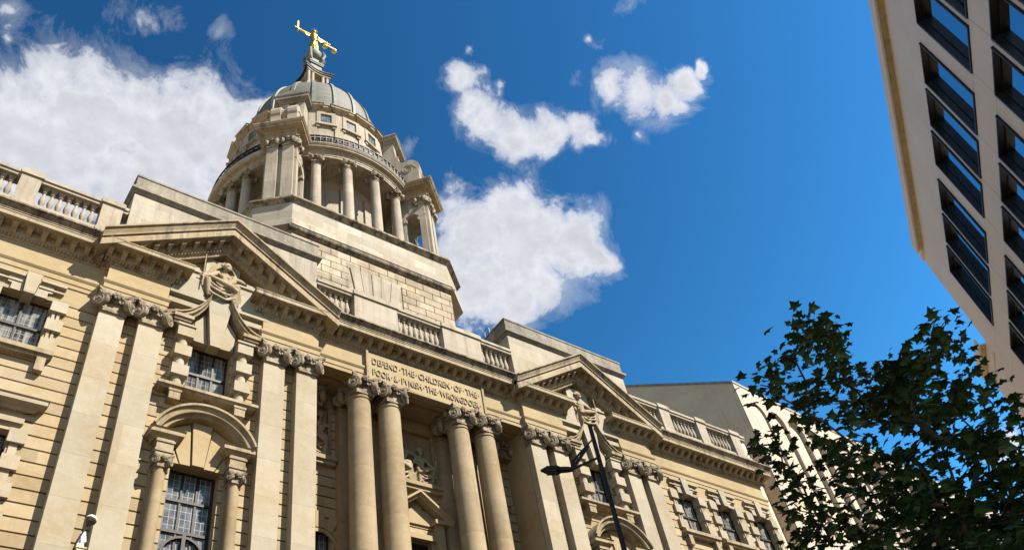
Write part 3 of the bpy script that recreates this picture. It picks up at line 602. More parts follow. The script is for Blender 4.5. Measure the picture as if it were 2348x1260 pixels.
# ---- carved figures: many overlapping forms fused into one skin
def carve(name, mb, mat, parent, org, vox=.03, smooth=2, label=None):
    o = built(name, mb, mat, parent, org, label=label)
    r = o.modifiers.new('fuse', 'REMESH'); r.mode = 'VOXEL'; r.voxel_size = vox; r.use_smooth_shade = True
    sm = o.modifiers.new('soften', 'SMOOTH'); sm.factor = .5; sm.iterations = smooth
    return o
def seated(hood=True, seed=1):
    rnd = random.Random(seed); m = MB()
    head = Vector((.07, -.52, 1.86))
    m.ball(head, .18, 14, (.84, .98, 1.2)); m.ball(head+Vector((.01, -.18, -.02)), .036, 6, (.8, 1, 1.5)); m.ball(head+Vector((0, -.13, -.16)), .065, 8)
    m.ball(head+Vector((-.055, -.125, .03)), .022, 5); m.ball(head+Vector((.06, -.125, .03)), .022, 5)
    for a in range(9): m.ball(head+Vector((.18*math.cos(a*.39), .0+.03*(a % 2), .04+.19*math.sin(a*.39))), .06, 6)
    m.tube([head+Vector((-.01, .05, -.1)), (.05, -.40, 1.58)], [.075, .10], 8)
    m.tube([(.04, -.36, 1.52), (.03, -.36, 1.22), (.02, -.34, .80)], [.21, .20, .27], 12)
    m.ball((-.22, -.38, 1.50), .13, 8); m.ball((.30, -.38, 1.48), .13, 8)
    m.ball((-.08, -.55, 1.30), .105, 8); m.ball((.17, -.55, 1.28), .105, 8)
    if hood:
        for k in range(7):
            e = .075*k; m.tube([(.05-.2*e, -.50+.04*(k % 2), 2.05-.25*e), (-.22-.3*e, -.46+.05*(k % 2), 2.0-.9*e), (-.42-.35*e, -.40+.05*(k % 2), 1.72-.9*e), (-.52-.5*e, -.36, 1.30-.5*e), (-.50-.6*e, -.34, .95)], [.035, .045, .05, .05, .04], 6)
        for k in range(4): m.tube([(.20+.02*k, -.52, 1.95-.05*k), (.36+.03*k, -.46, 1.70-.05*k), (.42, -.50, 1.42-.06*k), (.15, -.60, 1.18-.06*k)], [.03, .04, .045, .035], 6)
    else:
        for k in range(6): m.tube([(.25+.03*k, -.40, 1.75-.05*k), (.50+.05*k, -.36, 1.40-.1*k), (.66+.07*k, -.34, .95-.06*k), (.72+.09*k, -.34, .45)], [.04, .055, .055, .05], 6)
        for k in range(3): m.tube([(-.2-.05*k, -.42, 1.66-.04*k), (-.42-.07*k, -.38, 1.3), (-.5-.07*k, -.36, .9)], [.04, .05, .04], 6)
    m.tube([(-.26, -.42, 1.47), (-.48, -.56, 1.18), (-.70, -.68, .98)], [.11, .09, .06], 8); m.ball((-.76, -.70, .95), .075, 8)
    m.tube([(-.78, -.72, 2.0), (-.78, -.74, .35)], [.028, .032], 6); m.tube([(-.94, -.73, .88), (-.62, -.73, .84)], .028, 6)
    if hood: m.tube([(.32, -.42, 1.46), (.62, -.44, 1.44), (.95, -.42, 1.40), (1.16, -.42, 1.34)], [.11, .09, .065, .045], 8)
    else: m.tube([(.32, -.42, 1.46), (.50, -.52, 1.16), (.26, -.70, 1.02)], [.11, .09, .06], 8)
    m.tube([(-.08, -.42, .86), (-.40, -.64, .84), (-.62, -.76, .80)], [.18, .17, .14], 10); m.tube([(.16, -.42, .84), (.34, -.68, .80), (.43, -.82, .76)], [.18, .17, .14], 10)
    m.tube([(-.62, -.76, .80), (-.50, -.66, .10)], [.13, .085], 8); m.tube([(.43, -.82, .76), (.36, -.66, .10)], [.13, .085], 8)
    m.box(-.5, .42, -.56, -.2, .0, .72); m.ball((-.5, -.72, .03), .09, 8, (.8, 1.5, .6)); m.ball((.36, -.72, .03), .09, 8, (.8, 1.5, .6))
    for k, (za, zb2, sag, r_, yo) in enumerate(((.70, .66, .30, .045, .0), (.60, .60, .34, .03, .05), (.52, .46, .26, .05, .02), (.36, .42, .30, .035, .07), (.26, .25, .22, .045, .05))):
        m.tube([(-.60+.02*k, -.80+yo, za), (-.42, -.84+yo, za-sag*.62), (-.12+.05*k, -.80+yo, za-sag), (.20, -.78+yo, (za+zb2)/2-sag*.7), (.42, -.84+yo, zb2)], [r_*.6, r_, r_*1.1, r_, r_*.6], 7)
    m.tube([(-.58, -.86, .86), (-.2, -.90, .72), (.2, -.92, .60), (.44, -.88, .50)], [.05, .10, .11, .06], 8)
    for k in range(6): m.tube([(-.24+.03*k, -.52, 1.46-.05*k), (.02, -.60, 1.22-.07*k), (.30, -.54, 1.34-.1*k)], [.024, .032, .024], 6)
    for k in range(4): m.tube([(.42+.05*k, -.72, .72-.04*k), (.50+.05*k, -.62, .35), (.46+.06*k, -.52, .0)], [.035, .042, .04], 6)
    for k in range(3): m.tube([(-.64-.05*k, -.66, .72-.04*k), (-.62-.05*k, -.56, .35), (-.56-.06*k, -.48, .05)], [.03, .04, .035], 6)
    return m
def window(name, xc, hw, z0, z1, cols, rows, glass, y=.32, label=None):
    f = MB(); t = .055
    f.box(xc-hw, xc-hw+t, y-.05, y+.06, z0, z1); f.box(xc+hw-t, xc+hw, y-.05, y+.06, z0, z1)
    f.box(xc-hw+t, xc+hw-t, y-.05, y+.06, z1-t, z1); f.box(xc-hw+t, xc+hw-t, y-.05, y+.06, z0, z0+t)
    for c in cols: f.box(xc+c-.028, xc+c+.028, y-.04, y+.05, z0+t, z1-t)
    for r in rows: f.box(xc-hw+t, xc+hw-t, y-.06, y+.055, r-.04, r+.04)
    o = built(name, f, M['frame'], CH, (xc, y, z0), label=label)
    built('pane', MB().box(xc-hw+.02, xc+hw-.02, y+.0, y+.02, z0+.02, z1-.02), glass, o, (xc, y, z0))
    return o
def wing_window(xc):
    o = window('window', xc, .72, 18.05, 20.05, [0], [19.05], M['glass'])
    s = MB()
    for d in (-1, 1):
        for k in range(3):
            zt = 20.06-.76*k; a, b = sorted((xc+d*.68, xc+d*1.14)); s.box(a, b, -.13, .3, zt-.42, zt)
        for k in range(3):
            zt = 19.64-.76*k
            for q in (0, 1): a, b = sorted((xc+d*(.78+q*.13), xc+d*(.86+q*.13))); s.box(a, b, -.05, .3, max(18.0, zt-.34), zt)
    s.prism_y([(xc-.15, 19.98), (xc+.15, 19.98), (xc+.21, 20.82), (xc-.21, 20.82)], -.20, .3)
    for d in (-1, 1):
        P = [(xc+d*.17, 20.06), (xc+d*.5, 20.06), (xc+d*.5, 20.30), (xc+d*.62, 20.32), (xc+d*.62, 20.62), (xc+d*.22, 20.62)]; s.prism_y(P if d > 0 else P[::-1], -.07, .3)
        a, b = sorted((xc+d*.23, xc+d*.95)); s.box(a, b, -.16, .3, 20.62, 20.70); s.box(a, b-.02, -.10, .3, 20.40, 20.46)
    built('surround', s, M['ashlar'], o, (xc, 0, 18))
    s = MB().box(xc-1.12, xc+1.12, -.28, .3, 17.84, 17.99).box(xc-1.06, xc+1.06, -.20, .3, 17.74, 17.84)
    for d in (-1, 1): s.box(xc+d*.86-.12, xc+d*.86+.12, -.20, .1, 17.28, 17.74); 
    s.box(xc-.72, xc+.72, .02, .3, 17.95, 18.08)
    built('sill', s, M['trim'], o, (xc, 0, 17.8))
    o = window('window', xc, .72, 11.6, 15.3, [-.24, .24], [13.4, 14.4], M['darkglass'])
    s = MB()
    for d in (-1, 1):
        for k in range(5):
            zt = 15.31-.8*k; a, b = sorted((xc+d*.68, xc+d*1.12)); s.box(a, b, -.12, .3, zt-.42, zt)
            a, b = sorted((xc+d*.78, xc+d*.98)); s.box(a, b, -.04, .3, zt-.8, zt-.42)
    s.prism_y([(xc-.15, 15.24), (xc+.15, 15.24), (xc+.21, 16.0), (xc-.21, 16.0)], -.26, .3)
    s.box(xc-.95, xc+.95, -.10, .3, 15.5, 15.66)
    s.sweep([(xc-1.05, .02), (xc-1.05, -.05), (xc+1.05, -.05), (xc+1.05, .02)], [(-.3, 15.88), (.06, 15.88), (.12, 15.96), (.3, 16.04), (.3, 16.16), (.34, 16.2), (-.3, 16.26)])
    built('surround', s, M['ashlar'], o, (xc, 0, 15)); built('sill', MB().box(xc-1.1, xc+1.1, -.26, .3, 11.4, 11.6), M['trim'], o, (xc, 0, 11.5))
    o = window('window', xc, .72, 5.2, 9, [-.24, .24], [7.8], M['darkglass'])
for xc in WINGX+LEFTX: wing_window(xc)
for s in (-1, 1):
    c = s*PA
    o = window('window', c, .68, 18.1, 20.15, [-.22, .22], [19.1], M['glass'])
    for d in (-1, 1):
        x = c+d*1.0; b = MB()
        b.lathe([(.21, 18.0), (.21, 18.06), (.17, 18.1), (.165, 20.0), (.2, 20.03)], (x, -.16, 0), 16)
        for k in range(3): zt = 20.38-.81*k; b.box(x-.265, x+.265, -.42, .05, zt-.41, zt)
        b.box(x-.30, x+.30, -.46, .05, 20.385, 20.46)
        built('surround', b, M['ashlar'], o, (x, 0, 18))
    b = MB().sweep([(c-1.28, .02), (c-1.28, -.12), (c+1.28, -.12), (c+1.28, .02)], [(-.1, 17.80), (.20, 17.80), (.24, 17.86), (.30, 17.88), (.30, 17.98), (-.1, 18.03)])
    for d in (-1, 1): b.box(c+d*1.02-.17, c+d*1.02+.17, -.34, .02, 17.44, 17.80); b.box(c+d*1.02-.20, c+d*1.02+.2, -.36, .02, 17.72, 17.802)
    built('sill', b, M['trim'], o, (c, 0, 17.8))
    # swept hood over the window, with its keystone
    b = MB()
    for d in (-1, 1):
        P = [(c+d*1.50, 20.86), (c+d*1.30, 20.90), (c+d*1.08, 21.02), (c+d*.86, 21.22), (c+d*.66, 21.48), (c+d*.48, 21.80), (c+d*.36, 22.1)]
        if d > 0: P = P[::-1]
        b.sweep_xz(P, [(0, -.34), (.22, -.34), (.25, -.25), (.36, -.18), (.36, -.07), (.42, -.04), (.42, .02), (0, .06)], -.1)
        x = c+d*1.18; b.box(x-.34, x+.34, -.52, .02, 20.66, 20.80); b.box(x-.28, x+.28, -.46, .02, 20.56, 20.665); b.box(x-.25, x+.25, -.40, .02, 20.46, 20.565)
    hd = built('window_hood', b, M['trim'], CH, (c, -.3, 21))
    b = MB().prism_y([(c-.17, 19.94), (c+.17, 19.94), (c+.42, 22.05), (c-.42, 22.05)], -.36, .05)
    for d in (-1, 1):
        P = [(c+d*.21, 20.1), (c+d*.66, 20.12), (c+d*.70, 20.9), (c+d*.40, 21.35)]; b.prism_y(P if d > 0 else P[::-1], -.16, .06)
    built('keystone', b, M['ashlar'], hd, (c, -.2, 20))
    # tympanum stonework either side of the figure
    b = MB()
    for d in (-1, 1):
        P = [(c+d*.62, 22.0), (c+d*1.68, 22.0), (c+d*1.68, 22.32), (c+d*1.5, 22.42), (c+d*1.34, 22.62), (c+d*1.34, 22.92), (c+d*1.2, 23.06), (c+d*.62, 23.06)]
        b.prism_y(P if d > 0 else P[::-1], -.34, .1); a, e = sorted((c+d*.5, c+d*1.24)); b.box(a, e, -.40, .1, 23.055, 23.14)
        a, e = sorted((c+d*.86, c+d*1.2)); b.box(a, e, -.30, .1, 23.13, 23.38)
        R = Matrix.Rotation(PI/2, 3, 'X'); b.lathe([(.08, -.2), (.28, -.2), (.28, .2), (.08, .2)], (c+d*1.60, -.22, 22.55), 18, R)
        b.box(min(c+d*.5, c+d*1.7), max(c+d*.5, c+d*1.7), -.30, .1, 21.4, 21.6); b.box(min(c+d*.5, c+d*1.72), max(c+d*.5, c+d*1.72), -.36, .1, 21.8, 22.0)
    b.box(c-.62, c+.62, -.16, .1, 22, 24.2)
    built('tympanum_block', b, M['ashlar'], CH, (c, -.2, 22))
    fg = seated(s < 0, 3+s).xf(lambda p: Vector((p.x, p.y*.82, p.z)) if s < 0 else Vector((-p.x*.9, p.y*.75, p.z*.93)))
    carve('carved_figure', fg.xf(lambda p: p+Vector((c+(.03 if s < 0 else .05), .16, 22.06))), M['carved'], CH, (c, -.3, 22.5), .019, label='seated figure in folded drapery'+(' with a hooded head' if s < 0 else ' with a bare head'))
    # tall window under an arched hood on two small columns
    o = window('window', c, .68, 8.0, 15.4, [-.22, .22], [14.45, 13.48], M['darkglass'])
    b = MB()
    for r in (.62, .30): b.arc_xz(c, 12.75, 0, PI, 14, [(0, r), (.09, r), (.09, r-.07), (0, r-.07)], .30) if r > .5 else None
    for d in (-1, 1): b.box(c+d*.34-.02, c+d*.34+.02, .22, .3, 8, 12.9)
    b.box(c-.05, c+.05, .2, .3, 8, 13.4)
    built('glazing_bars', b, M['frame'], o, (c, .25, 12))
    b = MB()
    zc, R0 = 15.62, 1.66; hs_ = 1.52
    a0 = math.asin((16.22-zc)/R0)
    b.arc_xz(c, zc, a0, PI-a0, 28, [(-.02, R0), (.66, R0), (.66, R0-.07), (.58, R0-.10), (.54, R0-.24), (.42, R0-.26), (.40, R0-.36), (.1, R0-.38), (-.02, R0-.38)], 0)
    for d in (-1, 1):
        x = c+d*1.07
        b.sweep([(x-.30, .02), (x-.30, -.36), (x+.30, -.36), (x+.30, .02)], [(-.25, 15.86), (.02, 15.86), (.08, 15.94), (.18, 16.0), (.18, 16.12), (.22, 16.16), (-.25, 16.2)])
        b.box(x-.24, x+.24, -.44, .02, 15.26, 15.86); b.box(x-.27, x+.27, -.47, .02, 15.42, 15.50); b.box(x-.27, x+.27, -.47, .02, 15.74, 15.80)
        b.box(x-.22, x+.22, -.1, .02, 8, 15.3)
    hd = built('arched_hood', b, M['trim'], CH, (c, -.3, 16))
    b = MB()
    fan = [(-58, 1.15, -.10), (-35, 1.18, -.13), (-12, 1.25, -.20), (12, 1.25, -.13), (35, 1.18, -.11), (58, 1.15, -.10)]
    b.prism_y([(c-.17, 15.38), (c+.17, 15.38), (c+.30, 16.86), (c-.30, 16.86)], -.20, .04)
    for d in (-1, 1):
        P = [(c+d*.20, 15.38), (c+d*.50, 15.38), (c+d*.95, 16.5), (c+d*.34, 16.8)]; b.prism_y(P if d > 0 else P[::-1], -.13, .04)
        P = [(c+d*.53, 15.38), (c+d*.80, 15.38), (c+d*1.2, 16.1), (c+d*1.0, 16.42)]; b.prism_y(P if d > 0 else P[::-1], -.11, .04)
    built('keystone', b, M['frieze'], hd, (c, 0, 15.4))
    cap_s = capital(.37, .78, True).xf(lambda p: (p-Vector((0, .39, 0)))*.46)
    sc_ = MB().lathe([(.25, 7.5), (.25, 7.7), (.20, 7.8), (.20, 9), (.165, 14.9), (.19, 14.91), (.19, 14.95)], (0, 0, 0), 20)
    for d in (-1, 1):
        sc = obj('small_column', sc_ if d < 0 else None, M['column'], CH, (c+d*1.07, -.26, 0), smooth=True, me=None if d < 0 else sm_me)
        if d < 0: sm_me = sc.data; cs = obj('capital', cap_s, M['capital'], sc, (c+d*1.07, -.26, 14.92), smooth=True)
        else: again(cs, (c+d*1.07, -.26, 14.92), sc)
# ---- portico reliefs, doorway
for x, hw in ((0, 1.12), (-3.75, .45), (3.75, .45)):
    b = MB(); z0, z1 = (17.85, 20.35) if hw > 1 else (17.95, 20.35)
    b.box(x-hw, x+hw, RY+.2, RY+.3, z0, z1)
    for a, e in ((x-hw, x-hw+.1), (x+hw-.1, x+hw)): b.box(a, e, RY+.05, RY+.25, z0, z1)
    b.box(x-hw-.12, x+hw+.12, RY-.28, RY+.2, z0-.16, z0); b.box(x-hw-.05, x+hw+.05, RY-.2, RY+.2, z0-.3, z0-.16)
    pn = built('relief_panel', b, M['column'], CH, (x, RY, z0))
    f = MB()
    if hw > 1:
        for dx, sg, k in ((-.45, 1, .95), (.50, -1, .82)):
            f.join(seated(dx < 0, 5), lambda p: Vector((p.x*sg*k*.8+x+dx, p.y*.5+RY+.26, p.z*k*.98+z0+.1)))
    else: f.join(seated(True, 8), lambda p: Vector((p.x*.5+x, p.y*.45+RY+.24, p.z*.98+z0+.12)))
    carve('carved_figure', f, M['carved'], pn, (x, RY, z0), .03)
b = MB(); P = [(-1.35, 16.38), (0, 17.38), (1.35, 16.38)]
b.sweep_xz(P, [(0, -.22), (.3, -.22), (.36, -.12), (.44, -.1), (.44, .0), (0, .03)], RY-.02)
for d in (-1, 1):
    b.box(d*.95-.36, d*.95+.36, RY-.36, RY, 16.2, 16.36); b.box(d*.85-.16, d*.85+.16, RY-.24, RY, 15.0, 16.2)
b.prism_y([(-1.1, 16.2), (1.1, 16.2), (0, 17.0)], RY-.06, RY+.02); b.box(-.7, .7, RY-.12, RY, 15.6, 15.8)
dw = built('doorway', b, M['frieze'], CH, (0, RY, 15))
built('door_leaf', MB().box(-.55, .55, RY+.25, RY+.32, GZ, 15.6), M['frame'], dw, (0, RY, GZ))
for x in (-3.75, 3.75):
    b = MB(); b.arc_xz(x, 14.6, 0, PI, 16, [(0, .62), (.06, .62), (.06, .5), (0, .5)], RY)
    for i in range(7):
        a = PI*(i+.5)/7; b.obox((x+.95*math.cos(a), RY-.01, 14.6+.95*math.sin(a)), (.3*math.cos(a), 0, .3*math.sin(a)), (-.16*math.sin(a), 0, .16*math.cos(a)), (0, .05, 0))
    built('fan_arch', b, M['frieze'], CH, (x, RY, 14.6))
    window('window', x, .4, 8, 15.2, [0], [12.5], M['darkglass'], y=RY+.2)
# ------------------------------------------------------------------ domed tower of the courthouse
DY = 9.9; TX = -.02; HW = 4.45; YF = 2.95; YB = 2*DY-YF
b = MB(); b.box(-HW+.05, HW-.05, YF+.05, YB-.05, 22.9, 31.7)
rnd = random.Random(4); z = 22.9; k = 0
def blocks(x0, x1, z, zt, fn, off):
    x = x0-off
    while x < x1:
        e = min(x+.99, x1); s_ = max(x, x0)
        if e-s_ > .08: fn(s_, e, z, zt)
        x += 1.03
while z < 31.4:
    zt = min(z+.415, 31.65); off = .5*(k % 2)
    blocks(-HW, HW, z, zt, lambda a, e, z, t: b.box(a, e, YF, YF+.06, z, t) if not (t < 30.78 and z > 27) else (b.box(a, min(e, -1.46), YF, YF+.06, z, t) if a < -1.5 else None, b.box(max(a, 1.46), e, YF, YF+.06, z, t) if e > 1.5 else None), off)
    for sx in (-1, 1): blocks(YF+.06, YB, z, zt, lambda a, e, z, t: b.box(min(sx*HW, sx*(HW-.06)), max(sx*HW, sx*(HW-.06)), a, e, z, t), off)
    z += .455; k += 1
tb = built('tower_base', b, M['towerbase'], CH, (0, DY, 23))
b = MB()
for lo_x, hi_x in ((0, 0),):
    xb = [-.78, -.46, -.15, .15, .46, .78]; xt = [-1.42, -.86, -.27, .27, .86, 1.42]
    for q in range(5):
        b.prism_y([(xb[q]+.012, 27.0), (xb[q+1]-.012, 27.0), (xt[q+1]-.015, 30.74), (xt[q]+.015, 30.74)], YF-(.035 if q == 2 else .012), YF+.1)
built('window_voussoirs', b, M['upper'], tb, (0, YF, 28))
OCT = [(-HW, YF), (HW, YF), (5.92, 4.2), (5.92, 2*DY-4.2), (HW, YB), (-HW, YB), (-5.92, 2*DY-4.2), (-5.92, 4.2)]
b = MB(); b.prism_z(OCT, 32.05, 34.0)
octp = list(OCT)
b.sweep(octp, [(-.5, 32.051), (.16, 32.051), (.16, 32.40), (.05, 32.50), (-.5, 32.50)], closed=True)
st = built('tower_podium', b, M['tower'], CH, (0, DY, 32))
b = MB(); b.sweep(octp, [(-.5, 33.86), (.02, 33.86), (.08, 33.96), (.10, 34.0), (.24, 34.06), (.24, 34.18), (.18, 34.24), (-.5, 34.26)], closed=True)
b.prism_z(octp, 34.0, 34.25)
built('podium_cornice', b, M['sooty'], st, (0, DY, 34))
b = MB(); b.sweep([(HW, YB), (HW, YB), (-HW, YB), (-HW, YF), (HW, YF)][1:]+[(HW, YB-.01)], [(-.3, 31.64), (.02, 31.64), (.06, 31.70), (.16, 31.76), (.20, 31.86), (.16, 31.96), (.08, 32.05), (-.3, 32.05)])
built('base_moulding', b, M['sooty'], st, (0, DY, 31.8))
# drum behind the colonnade
RX, RYC = 0.0, 9.6
def ringpts(r, n=72): return [(RX+r*math.sin(-2*PI*i/n), RYC-r*math.cos(2*PI*i/n)) for i in range(n)][::-1]
def ringpath(r, n=72): return [(RX+r*math.sin(2*PI*i/n), RYC-r*math.cos(2*PI*i/n)) for i in range(n)]
b = MB(); b.lathe([(4.5, 34.2), (4.5, 35.1), (4.58, 35.12), (4.58, 35.3), (4.4, 35.34), (4.4, 41.5)], (RX, RYC, 0), 72)
for i in range(36):
    a = rad(5+10*i)
    if i % 2: b.obox((RX+4.4*math.sin(a), RYC-4.4*math.cos(a), 37.6), (.24*math.cos(a), .24*math.sin(a), 0), (.12*math.sin(a), -.12*math.cos(a), 0), (0, 0, 2.3))
dr = built('inner_drum', b, M['upper'], CH, (RX, RYC, 34.2), smooth=True)
PAZ = [rad(a) for a in (41.1, -41.1, 138.9, -138.9)]
def near_pier(a, tol):
    return any(abs((a-p+PI) % (2*PI)-PI) < tol for p in PAZ)
# ring of columns
cm = MB().lathe([(.40, 34.25), (.40, 34.42), (.35, 34.5), (.37, 34.58), (.31, 34.66)]+[(.31-.05*(i/8)**1.7, 34.66+5.28*i/8) for i in range(1, 9)]+[(.29, 39.95), (.29, 40.01), (.25, 40.03), (.25, 40.08)], (0, 0, 0), 20).xf(lambda p: p-Vector((0, 0, 34.25)))
capm = capital(.37, .78, True).xf(lambda p: (p-Vector((0, .39, 0)))*.70)
rc0 = None
AZ = [rad(a) for a in (-26, -8.6, 8.6, 26, 154, 171.4, 188.6, 206)]+[rad(s_*(66+12*i)) for s_ in (-1, 1) for i in range(5)]
for a in AZ:
    p = (RX+5.8*math.sin(a), RYC-5.8*math.cos(a), 34.25)
    if rc0 is None:
        rc0 = obj('tower_column', cm, M['upper'], CH, p, smooth=True); c = rc0
        rcap = obj('capital', capm, M['capital'], c, (p[0], p[1], 40.06), smooth=True)
        rc0.rotation_euler.z = 0; rcap.rotation_euler.z = a
    else:
        c = again(rc0, p, CH); q = again(rcap, (p[0], p[1], 40.06), c, rotz=a)
# ring entablature
b = MB(); rp = ringpath(6.02)
b.sweep(rp, [(-.5, 40.62), (0, 40.62), (0, 40.76), (.03, 40.77), (.03, 40.90), (.08, 40.94), (.08, 40.98), (0, 41.0), (0, 41.14), (.05, 41.17), (.08, 41.20), (.30, 41.23), (.30, 41.33), (.34, 41.35), (.40, 41.46), (.40, 41.52), (-1.7, 41.62), (-1.7, 40.62)], closed=True)
re_ = built('ring_entablature', b, M['upper'], CH, (RX, RYC, 40.3))
b = MB(); n = 120     # dark railing on the ring cornice
for zz in (41.8, 42.3): b.sweep(ringpath(6.26, 72), [(-.04, zz), (.04, zz), (.04, zz+.07), (-.04, zz+.07)], closed=True)
for i in range(n):
    a = 2*PI*i/n; b.box(RX+6.26*math.sin(a)-.025, RX+6.26*math.sin(a)+.025, RYC-6.26*math.cos(a)-.025, RYC-6.26*math.cos(a)+.025, 41.58, 42.35)
b.lathe([(6.18, 41.6), (6.21, 41.6), (6.21, 42.25), (6.18, 42.25)], (RX, RYC, 0), 72)
built('terrace_railing', b, M['iron'], re_, (RX, RYC, 41.4))
# four corner piers with passages, volutes and scroll buttresses
def pf(a, cx=TX, cy=DY, dr=0): return lambda p: Vector((cx+(p.y+dr)*math.sin(a)+p.x*math.cos(a), cy-(p.y+dr)*math.cos(a)+p.x*math.sin(a), p.z))   # local (t, rho, z)
capp = capital(.37, .36).xf(lambda p: Vector((p.x*.80, p.y*.80, p.z*.95)))
cp0 = None
for a in PAZ:
    f = pf(a, RX, RYC, -.21); b = MB()
    b.box(-.80, .80, 5.3, 6.14, 34.25, 40.6); b.box(-.80, .80, 6.96, 7.36, 34.25, 40.6)
    b.box(-.72, .72, 6.14, 6.96, 34.25, 35.3)
    n = 10; P = [(6.14, 40.6)]+[(6.55-.41*math.cos(PI*i/n), 38.75+.41*math.sin(PI*i/n)) for i in range(n+1)]+[(6.96, 40.6)]
    q = MB(); m_ = len(P)
    q.add([(-.76, y, z) for y, z in P]+[(.76, y, z) for y, z in P], [(i, i+1, i+1+m_, i+m_) for i in range(m_-1)]+[tuple(range(m_)), tuple(range(2*m_-1, m_-1, -1))])
    b.join(q)
    for sg in (-1, 1):
        for i in range(5):     # voussoirs round the passage
            t_ = PI*(i+.5)/5; cx_, cz_ = 6.55-.62*math.cos(t_), 38.75+.62*math.sin(t_)
            b.obox((sg*.80, cx_, cz_), (.07, 0, 0), (0, -.20*math.cos(t_), .20*math.sin(t_)*1.25), (0, .15*math.sin(t_), .15*math.cos(t_)))
        b.box(min(sg*.70, sg*.86), max(sg*.70, sg*.86), 6.98, 7.34, 34.3, 39.9); b.box(min(sg*.70, sg*.86), max(sg*.70, sg*.86), 5.6, 6.05, 34.3, 39.9)
        b.box(min(sg*.78, sg*.9), max(sg*.78, sg*.9), 6.02, 6.22, 38.5, 38.75); b.box(min(sg*.78, sg*.9), max(sg*.78, sg*.9), 6.88, 7.0, 38.5, 38.75)
        b.box(sg*.43-.30, sg*.43+.30, 7.3, 7.52, 34.5, 39.92); b.box(sg*.43-.36, sg*.43+.36, 7.3, 7.58, 34.26, 34.5)
    b.xf(f); pr_ = built('corner_pier', b, M['upper'], CH, f(Vector((0, 6.5, 34.25))))
    for t in (-.43, .43):
        p = f(Vector((t, 7.54, 39.88)))
        if cp0 is None: cp0 = obj('capital', capp, M['capital'], pr_, p, smooth=True); cp0.rotation_euler.z = a
        else: again(cp0, p, pr_, rotz=a)
    for sg in (-1, 1):
        p = f(Vector((sg*.86, 7.14, 39.88))); again(cp0, p, pr_, rotz=a+sg*PI/2)
    b = MB(); b.sweep([(-.80, 5.2), (-.80, 7.50), (.80, 7.50), (.80, 5.2)][::-1], [(-.5, 40.6), (0, 40.6), (0, 40.76), (.03, 40.77), (.03, 40.92), (.10, 40.96), (.10, 41.02), (0, 41.04), (0, 41.16), (.06, 41.18), (.12, 41.24), (.46, 41.27), (.46, 41.42), (.52, 41.44), (.60, 41.56), (.60, 41.62), (-.5, 41.70)])
    b.box(-.5, .5, 5.2, 7.2, 40.65, 41.65)
    b.xf(f); built('pier_entablature', b, M['trim'], pr_, f(Vector((0, 7, 40.3))))
    b = MB(); prof = [(5.0, 41.4), (7.28, 41.4), (7.28, 42.6)]
    prof += [(6.68+.70*math.cos(t), 43.85+.85*math.sin(t)) for t in [rad(d) for d in range(-30, 121, 15)]]
    prof += [(6.2, 44.7), (6.02, 45.1), (5.90, 45.6), (5.84, 46.2), (5.82, 47.1), (5.0, 47.1)]
    for lo_, hi_ in ((-.76, -.20), (.20, .76)): b.prism_x(prof, lo_, hi_)
    q = [(y-.16 if y > 5.3 else y, z) for y, z in prof]; b.prism_x(q, -.21, .21)
    for sg in (-1, 1):
        R = Matrix.Rotation(PI/2, 3, 'Y'); c_ = Vector((sg*.76, 6.62, 43.75)); P = []
        for i in range(30):
            t_ = i*.40; r = .5*math.exp(-.10*t_); P.append(c_+Vector((0, r*1.0*math.cos(t_), r*math.sin(t_))))
        b.tube(P, .045, 5)
    b.xf(f); built('scroll_buttress', b, M['upper'], pr_, f(Vector((0, 6.5, 41.5))))
    b = MB(); b.sweep([(-.80, 5.0), (-.80, 5.88), (.80, 5.88), (.80, 5.0)][::-1], [(-.4, 47.0), (0, 47.0), (.05, 47.15), (.24, 47.24), (.24, 47.45), (.30, 47.55), (-.4, 47.62)])
    n = b.v; b.prism_y([(-1.08, 47.5), (1.08, 47.5), (.95, 47.85), (0, 48.2), (-.95, 47.85)], 4.6, 6.1)
    b.xf(f); built('buttress_cap', b, M['weathered'], pr_, f(Vector((0, 6, 46.8))))
# upper drum with square windows
b = MB(); b.lathe([(5.6, 41.3), (5.1, 41.9), (5.1, 47.25)], (TX, DY, 0), 80)
for i in range(20):
    a = rad(9+18*i)
    if near_pier(a, rad(8)): continue
    f = pf(a); b.join(MB().box(-.27, .27, 5.0, 5.17, 41.9, 47.2), f)
ud = built('upper_drum', b, M['upper'], CH, (TX, DY, 41.4))
wf0 = None
for i in range(20):
    a = rad(18*i)
    if near_pier(a, rad(9.5)): continue
    f = pf(a); b = MB()
    for lo_, hi_, z0, z1 in ((-.58, -.34, 45.7, 47.1), (.34, .58, 45.7, 47.1), (-.34, .34, 46.86, 47.1), (-.34, .34, 45.7, 45.94)): b.box(lo_, hi_, 5.02, 5.20, z0, z1)
    b.box(-.66, .66, 5.02, 5.28, 45.60, 45.70)
    for d in (-.5, .5): b.box(d-.1, d+.1, 5.02, 5.2, 45.4, 45.60)
    b.xf(f); o = built('drum_window', b, M['upper'], CH, f(Vector((0, 5.1, 45.6))))
    built('pane', MB().box(-.345, .345, 5.06, 5.112, 45.93, 46.87).xf(f), M['darkglass'], o, f(Vector((0, 5.1, 46))))
b = MB(); P = []
for i in range(20):
    for s_, r in ((-4.2, 5.12), (-4.1, 5.24), (4.1, 5.24), (4.2, 5.12)):
        a = rad(9+18*i+s_); P.append((TX+r*math.sin(a), DY-r*math.cos(a)))
b.sweep(P, [(-.5, 47.2), (0, 47.2), (.04, 47.32), (.10, 47.36), (.24, 47.46), (.24, 47.58), (.30, 47.64), (-.5, 47.70)], closed=True)
built('drum_cornice', b, M['trim'], ud, (TX, DY, 47.2))
